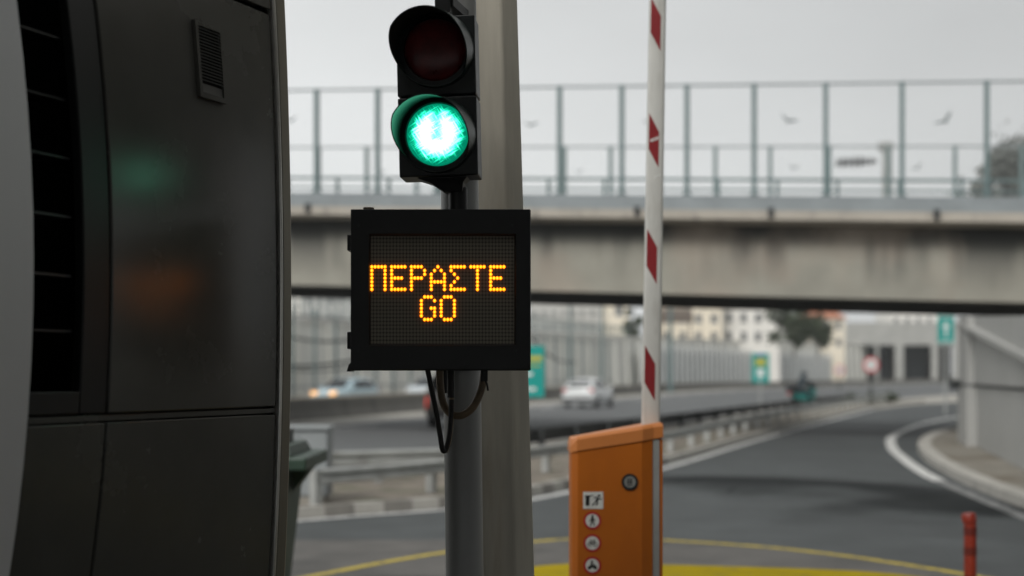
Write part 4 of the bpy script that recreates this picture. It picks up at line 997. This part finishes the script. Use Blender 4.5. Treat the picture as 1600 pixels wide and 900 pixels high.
# ================================================================== ROAD SIGNS
def road_sign(name, label, px0, px1, py0, py1, Y, zg, extra):
    xa, xb, za, zb_ = X(px0,Y), X(px1,Y), CAMH+(HY-py1)/FP*Y, CAMH+(HY-py0)/FP*Y
    t = thing(name, label, 'road sign', ((xa+xb)/2,Y,zg)); mb = MB(); mb.box(xa,xb,Y,Y+.04,za,zb_); mb.build('plate', 'sign_teal', t, bevel=.01)
    cx = (xa+xb)/2; mb = MB(); mb.tube([(cx,Y+.09,zg),(cx,Y+.09,zb_-.05)], .05, 10); mb.build('post', 'galv', t, smooth=40)
    for kind, m in extra:
        w, h = xb-xa, zb_-za
        for (u0,u1,v0,v1) in kind:
            mb = MB(); mb.box(xa+w*u0,xa+w*u1,Y-.012,Y-.002,za+h*v0,za+h*v1); mb.build('legend', m, t)
    return t
road_sign('direction_sign', 'tall green direction sign with yellow bands partly hidden by the message sign', 790, 850.5, 540, 621, 33, .12,
    [([(.06,.94,.70,.80),(.1,.9,.60,.63)], 'sign_yellow'), ([(.1,.25,.13,.19),(.28,.42,.12,.19),(.45,.6,.13,.2),(.62,.78,.13,.19),(.1,.5,.28,.33),(.2,.7,.42,.48)], 'sign_white')])
road_sign('direction_sign', 'small green direction sign with yellow and white panels beside the motorcycle', 1174.5, 1202, 552, 598, 78, 0.0,
    [([(.2,.8,.58,.82)], 'sign_yellow'), ([(.3,.7,.22,.46),(.35,.6,.08,.13)], 'sign_white'), ([(.25,.75,.88,.97)], 'sign_blue')])
g = road_sign('direction_sign', 'green sign with white arrow on a tall post next to the abutment', 1465.5, 1490.5, 492, 537, 60, 0.0, [([(.1,.9,.04,.08),(.1,.9,.92,.96)], 'sign_white')])
xa, xb = X(1465.5,60), X(1490.5,60); cz = CAMH+(HY-515)/FP*60; cx = (xa+xb)/2
mb = MB(); mb.extr([(cx-.045,59.985,cz-.32),(cx+.045,59.985,cz-.32),(cx+.045,59.985,cz+.08),(cx+.15,59.985,cz+.08),(cx,59.985,cz+.36),(cx-.15,59.985,cz+.08),(cx-.045,59.985,cz+.08)], (0,.012,0)); mb.build('arrow', 'sign_white', g)
def round_sign(label, px, py, rp, Y, zg, inner):
    x, z, r = X(px,Y), CAMH+(HY-py)/FP*Y, rp/FP*Y
    t = thing('round_sign', label, 'road sign', (x,Y,zg)); mb = MB(); mb.disc((x,Y,z),(0,-1,0),r,.02,28); pl_ = mb.build('plate', 'sign_red', t)
    mb = MB(); mb.disc((x,Y-.0205,z),(0,-1,0),r*.72,.006,28); mb.build('face', 'sign_white', pl_)
    mb = MB(); mb.box(x-r*.32,x-r*.06,Y-.034,Y-.027,z-r*.32,z+r*.32); mb.box(x+r*.06,x+r*.32,Y-.034,Y-.027,z-r*.32,z+r*.32); mb.build('legend', inner, pl_)
    mb = MB(); mb.tube([(x,Y+.05,zg),(x,Y+.05,z+r*.7)], .045 if Y<100 else .08, 10); mb.build('post', 'rail_dark', t, smooth=40)
round_sign('round red-rimmed sign on a dark post at the tip of the guard rail', 1361, 570, 12.5, 74, .1, 'sign_back')
round_sign('faint smaller round red-rimmed sign against the white slatted screen', 1312, 578, 8, 150, 0, 'sign_back')

# ================================================================== CARS
def make_car(name, label, paint, loc, rz, kind='hatch', lit=None, group=None):
    t = thing(name, label, 'car', loc, rz, group)
    if kind == 'hatch':
        st = [(-1.98,.36,.72,.80,.76,.66),(-1.93,.24,.92,1.0,.84,.72),(-1.78,.2,.97,1.22,.87,.66),(-1.52,.2,.98,1.42,.875,.60),(-.6,.2,.97,1.50,.88,.60),(.25,.2,.95,1.45,.88,.60),(1.0,.2,.92,.97,.88,.72),(1.65,.22,.80,.86,.84,.70),(1.98,.36,.62,.66,.72,.60)]
    else:
        st = [(-2.2,.45,.85,.95,.84,.74),(-2.16,.32,1.06,1.15,.90,.78),(-2.1,.3,1.1,1.45,.92,.74),(-1.95,.3,1.1,1.70,.92,.70),(-.6,.3,1.1,1.78,.92,.70),(.4,.3,1.08,1.72,.92,.68),(1.05,.3,1.05,1.10,.92,.76),(1.9,.32,.95,1.02,.88,.74),(2.2,.45,.75,.8,.78,.66)]
    def sec(y,zb,zbelt,zt_,w,wt): 
        half = [(w*.9,zb),(w,zb+.14),(w,(zb+zbelt)/2),(w*.985,zbelt),(wt,zt_-.04),(wt*.82,zt_)]
        return [(x,y,z) for x,z in half]+[(-x,y,z) for x,z in half[::-1]]
    mb = MB(); mb.loft([sec(*s) for s in st]); b = mb.build('body', paint, t, smooth=50, local=True)
    def pane(i,j,f0,f1,nm='window'):
        (y0,_,bl0,t0,w0,wt0),(y1,_,bl1,t1,w1,wt1) = st[i],st[j]
        for sx in (-1,1):
            def q(y,bl,t_,w,wt,f): return Vector((sx*(w*.985+(wt-w*.985)*f+.012), y, bl+(t_-.04-bl)*f))
            pts = [q(y0,bl0,t0,w0,wt0,f0),q(y1,bl1,t1,w1,wt1,f0),q(y1,bl1,t1,w1,wt1,f1),q(y0,bl0,t0,w0,wt0,f1)]
            mb = MB(); mb.extr(pts,(-sx*.008,0,0)); mb.build(nm,'car_glass',t,local=True)
    pane(3,4,.1,.86); pane(4,5,.1,.86)
    def cross(s0,s1,f0,f1,off,nm):
        pts = []
        for f,sg in ((f0,-1),(f0,1),(f1,1),(f1,-1)):
            y = s0[0]+(s1[0]-s0[0])*f; z = s0[3]+(s1[3]-s0[3])*f; w = s0[5]+(s1[5]-s0[5])*f; pts.append(Vector((sg*w*.84,y+off[0],z+off[1])))
        mb = MB(); mb.extr(pts,(0,-off[0]*.5,-off[1]*.5)); mb.build(nm,'car_glass',t,local=True)
    cross(st[1],st[3],.12,.92,(-.03,.05),'rear_window') if False else None
    a, c = st[1], st[3]; m_ = st[2]
    pts = [Vector((-m_[5]*.95,a[0]-.02,a[3]+.03)),Vector((m_[5]*.95,a[0]-.02,a[3]+.03)),Vector((c[5]*.86,c[0]-.075,c[3]-.02)),Vector((-c[5]*.86,c[0]-.075,c[3]-.02))]
    mb = MB(); mb.extr(pts,(0,.05,-.03)); mb.build('rear_window','car_glass',t,local=True)
    cross(st[5],st[6],.08,.95,(.02,.03),'windscreen')
    for y in (st[0][0]+.72, st[-1][0]-.72):
        for sx in (-1,1):
            r = .31 if kind=='hatch' else .36; x = sx*(st[4][4]-.09)
            mb = MB(); mb.tube([(x-.1,y,r),(x+.1,y,r)], r, 20); w = mb.build('wheel','tyre',t,smooth=40,local=True)
            mb = MB(); mb.tube([(x+sx*.08,y,r),(x+sx*.108,y,r)], r*.62, 16); mb.build('rim','rim',w,smooth=40,local=True)
    yr = st[1][0]; zl = st[1][2]
    for sx in (-1,1):
        mb = MB(); mb.box(min(sx*.56,sx*.83),max(sx*.56,sx*.83),yr-.035,yr+.2,zl-.16,zl+.05) if kind=='hatch' else mb.box(min(sx*.74,sx*.88),max(sx*.74,sx*.88),yr-.03,yr+.12,zl-.44,zl-.1)
        mb.build('tail_light', 'tail_lit' if lit=='rear' else 'tail', t, bevel=.02, local=True)
        yf = st[-1][0]; mb = MB(); mb.box(min(sx*.42,sx*.72),max(sx*.42,sx*.72),yf-.26,yf+.02,*((.64,.84) if lit=='front' else (.58,.74))); mb.build('headlight', 'head_lit' if lit=='front' else 'lamp_clear', t, bevel=.02, local=True)
        mb = MB(); mb.box(min(sx*.88,sx*1.04),max(sx*.88,sx*1.04),st[6][0]-.35,st[6][0]-.2,.95,1.1); mb.build('mirror', paint, t, bevel=.02, local=True)
    mb = MB(); mb.box(-.85,.85,st[0][0]-.04,st[0][0]+.12,.34,.5); mb.build('bumper','moto_dark',t,bevel=.03,local=True)
    mb = MB(); mb.box(-.26,.26,st[0][0]-.055,st[0][0]-.0405,.62,.73); mb.build('number_plate','sign_white',t,local=True)
    return t
make_car('parked_car' if False else 'hatchback', 'white hatchback driving away on the highway left of the boom', 'car_white', (4.0,73,.008), R(-20))
make_car('off_roader', 'dark brown off-road car with lit red tail lights behind the hoses and pole', 'car_brown', (-1.42,46.6,.008), R(-12), 'suv', 'rear')
make_car('saloon_car', 'blue grey car with amber headlights approaching beyond the cream parapet', 'car_blue', (-8.6,72.5,.008), R(152), 'hatch', 'front')
make_car('saloon_car', 'pale silver car beyond the cream parapet below the message sign', 'car_pale', (-5.2,88,.008), R(160), 'hatch')

# ================================================================== MOTORCYCLE AND RIDER
ML = Vector((14.0,67.5,.008)); MR = R(-48)
mo = thing('motorcycle', 'teal and black motorcycle riding away on the highway behind the guard rails', 'motorcycle', ML, MR)
for y in (-.68,.72):
    mb = MB(); mb.tube([(-.07,y,.31),(.07,y,.31)], .31, 20); w = mb.build('wheel','tyre',mo,smooth=40,local=True)
    mb = MB(); mb.tube([(-.075,y,.31),(.075,y,.31)], .19, 16); mb.build('rim','rim',w,smooth=40,local=True)
def sec2(y,w,z0,z1): return [(-w,y,z0+.1),(-w*.7,y,z0),(w*.7,y,z0),(w,y,z0+.1),(w,y,z1-.1),(w*.6,y,z1),(-w*.6,y,z1),(-w,y,z1-.1)]
mb = MB(); mb.loft([sec2(*q) for q in ((-.95,.10,.62,.84),(-.6,.16,.42,.86),(-.1,.19,.28,.82),(.3,.2,.30,.98),(.62,.2,.5,1.05),(.85,.12,.66,1.0))]); mb.build('fairing','moto_teal',mo,smooth=50,local=True)
mb = MB(); mb.loft([sec2(*q) for q in ((-.9,.12,.84,.93),(-.4,.17,.82,.9),(.1,.14,.80,.88))]); mb.build('seat','moto_dark',mo,smooth=50,local=True)
mb = MB(); mb.box(-.24,.24,-1.15,-.78,.88,1.2); mb.build('top_box','moto_dark',mo,bevel=.05,local=True)
mb = MB(); mb.box(-.12,.12,-1.17,-1.1,.74,.82); mb.build('tail_light','tail',mo,local=True)
mb = MB(); mb.tube([(-.38,.42,1.08),(-.15,.52,1.05),(.15,.52,1.05),(.38,.42,1.08)], .02, 8); mb.build('handlebar','moto_dark',mo,local=True)
mb = MB(); mb.loft([[(-.2,.6,1.03),(.2,.6,1.03),(.2,.62,1.02),(-.2,.62,1.02)],[(-.13,.45,1.36),(.13,.45,1.36),(.13,.46,1.36),(-.13,.46,1.36)]]); mb.build('windscreen','car_glass',mo,local=True)
mb = MB(); mb.tube([(.2,-.1,.32),(.22,-.6,.36),(.24,-.95,.42)], [.04,.06,.065], 10); mb.build('exhaust','rim',mo,smooth=40,local=True)
for sx in (-1,1):
    mb = MB(); mb.bar((sx*.12,.6,.9),(sx*.09,.72,.31),.05,.06); mb.build('fork','rim',mo,local=True)
# rider: one skinned figure
pr = thing('person', 'rider in dark jacket and helmet sitting on the motorcycle', 'person', ML, MR)
vs = [(0,-.28,.92),(0,-.24,1.10),(0,-.15,1.32),(0,-.10,1.46),(0,-.06,1.56),(0,-.04,1.68),
      (-.2,-.10,1.43),(-.34,.10,1.22),(-.37,.36,1.10),(.2,-.10,1.43),(.34,.10,1.22),(.37,.36,1.10),
      (-.13,-.24,.92),(-.25,.18,.86),(-.22,.0,.42),(-.22,.14,.36),(.13,-.24,.92),(.25,.18,.86),(.22,.0,.42),(.22,.14,.36)]
rad = [.17,.16,.17,.13,.06,.105,.085,.06,.04,.085,.06,.04,.12,.085,.055,.05,.12,.085,.055,.05]
ed = [(0,1),(1,2),(2,3),(3,4),(4,5),(3,6),(6,7),(7,8),(3,9),(9,10),(10,11),(0,12),(12,13),(13,14),(14,15),(0,16),(16,17),(17,18),(18,19)]
me = bpy.data.meshes.new('body'); me.from_pydata(vs, ed, []); bd = bpy.data.objects.new('body', me); C.objects.link(bd); bd.parent = pr; me.materials.append(M['jacket'])
sk = bd.modifiers.new('skin','SKIN'); bd.modifiers.new('sub','SUBSURF').render_levels = 2
for v, r in zip(me.skin_vertices[0].data, rad): v.radius = (r,r); v.use_root = False
me.skin_vertices[0].data[0].use_root = True
mb = MB(); mb.sphere((0,-.03,1.70), .145, 14, sz=1.08); mb.build('helmet','helmet',pr,smooth=60,local=True)
mb = MB(); mb.loft([[(x,.075+.0,z) for x,z in ((-.1,1.66),(.1,1.66),(.1,1.75),(-.1,1.75))],[(x*.7,.118,z) for x,z in ((-.1,1.67),(.1,1.67),(.1,1.74),(-.1,1.74))]]); mb.build('visor','car_glass',pr,local=True)
for sx in (-1,1):
    mb = MB(); mb.sphere((sx*.375,.40,1.09), .05, 10); mb.build('glove','moto_dark',pr,smooth=60,local=True)
    mb = MB(); mb.box(sx*.22-.05,sx*.22+.05,-.02,.24,.27,.37); mb.build('boot','moto_dark',pr,bevel=.03,local=True)

# ================================================================== HAZE
def haze():
    m = bpy.data.materials.new('haze'); m.use_nodes = True; nt = m.node_tree; N = nt.nodes; L = nt.links
    N.remove(N['Principled BSDF']); v = N.new('ShaderNodeVolumePrincipled'); v.inputs['Color'].default_value = (.93,.96,.96,1); v.inputs['Density'].default_value = .0004; v.inputs['Anisotropy'].default_value = .2
    L.new(v.outputs[0], N['Material Output'].inputs['Volume']); M['haze'] = m
    mb = MB(); mb.box(-200,260,-60,420,-1.2,40); o = mb.build('haze', 'haze'); o['kind'] = 'stuff'
haze()

# ================================================================== WORLD, SUN, CAMERA
sc_ = bpy.context.scene
wd = bpy.data.worlds.new('World'); sc_.world = wd; wd.use_nodes = True
N = wd.node_tree.nodes; L = wd.node_tree.links; bgd = N['Background']
SUN_EL, SUN_AZ = R(42), R(206)
sky = N.new('ShaderNodeTexSky'); sky.sky_type = 'NISHITA'; sky.sun_disc = False; sky.sun_elevation = SUN_EL; sky.sun_rotation = SUN_AZ; sky.air_density = 1.0; sky.dust_density = 4.0; sky.ozone_density = 1.0
hs = N.new('ShaderNodeHueSaturation'); hs.inputs['Saturation'].default_value = .06; L.new(sky.outputs[0], hs.inputs['Color'])
mx = N.new('ShaderNodeMix'); mx.data_type = 'RGBA'; mx.inputs['Factor'].default_value = .72; L.new(hs.outputs[0], mx.inputs['A']); mx.inputs['B'].default_value = (6.0,6.15,6.15,1)
tcw = N.new('ShaderNodeTexCoord'); dp = N.new('ShaderNodeVectorMath'); dp.operation = 'DOT_PRODUCT'; dp.inputs[1].default_value = (.9,0,1.0); L.new(tcw.outputs['Generated'], dp.inputs[0])
nw = N.new('ShaderNodeTexNoise'); nw.inputs['Scale'].default_value = 2.2; nw.inputs['Detail'].default_value = 5; mpw = N.new('ShaderNodeMapping'); mpw.inputs['Scale'].default_value = (1,1,2.6); L.new(tcw.outputs['Generated'], mpw.inputs['Vector']); L.new(mpw.outputs[0], nw.inputs['Vector'])
ad = N.new('ShaderNodeMath'); ad.operation = 'MULTIPLY_ADD'; ad.inputs[1].default_value = .5; L.new(nw.outputs['Fac'], ad.inputs[0]); L.new(dp.outputs['Value'], ad.inputs[2])
mrw = N.new('ShaderNodeMapRange'); mrw.inputs['From Min'].default_value = .30; mrw.inputs['From Max'].default_value = .9; mrw.inputs['To Min'].default_value = 1.12; mrw.inputs['To Max'].default_value = .68; L.new(ad.outputs[0], mrw.inputs['Value'])
vm = N.new('ShaderNodeVectorMath'); vm.operation = 'SCALE'; L.new(mx.outputs['Result'], vm.inputs[0]); L.new(mrw.outputs[0], vm.inputs['Scale'])
L.new(vm.outputs[0], bgd.inputs['Color']); bgd.inputs['Strength'].default_value = .135
sl_ = bpy.data.lights.new('sun','SUN'); sl_.energy = 2.1; sl_.angle = R(22); sl_.color = (1,.97,.93)
so = bpy.data.objects.new('sun', sl_); C.objects.link(so)
sd = Vector((math.cos(SUN_EL)*math.sin(SUN_AZ), math.cos(SUN_EL)*math.cos(SUN_AZ), math.sin(SUN_EL)))
so.rotation_euler = sd.to_track_quat('Z','Y').to_euler(); so.location = (0,0,30)

cd = bpy.data.cameras.new('camera'); cam = bpy.data.objects.new('camera', cd); C.objects.link(cam); sc_.camera = cam
cam.location = (0,0,CAMH); cam.rotation_euler = (R(90),0,0)
cd.sensor_width = 36; cd.lens = 36*FP/1600; cd.shift_y = (HY-450)/1600
cd.clip_start = .05; cd.clip_end = 5000
cd.dof.use_dof = True; cd.dof.focus_distance = 4.85; cd.dof.aperture_fstop = 1.55
vs_ = sc_.view_settings; sc_.display_settings.display_device = 'sRGB'
vs_.view_transform = 'Standard'; vs_.look = 'None'; vs_.gamma = 1; vs_.use_curve_mapping = False; vs_.exposure = 0.0
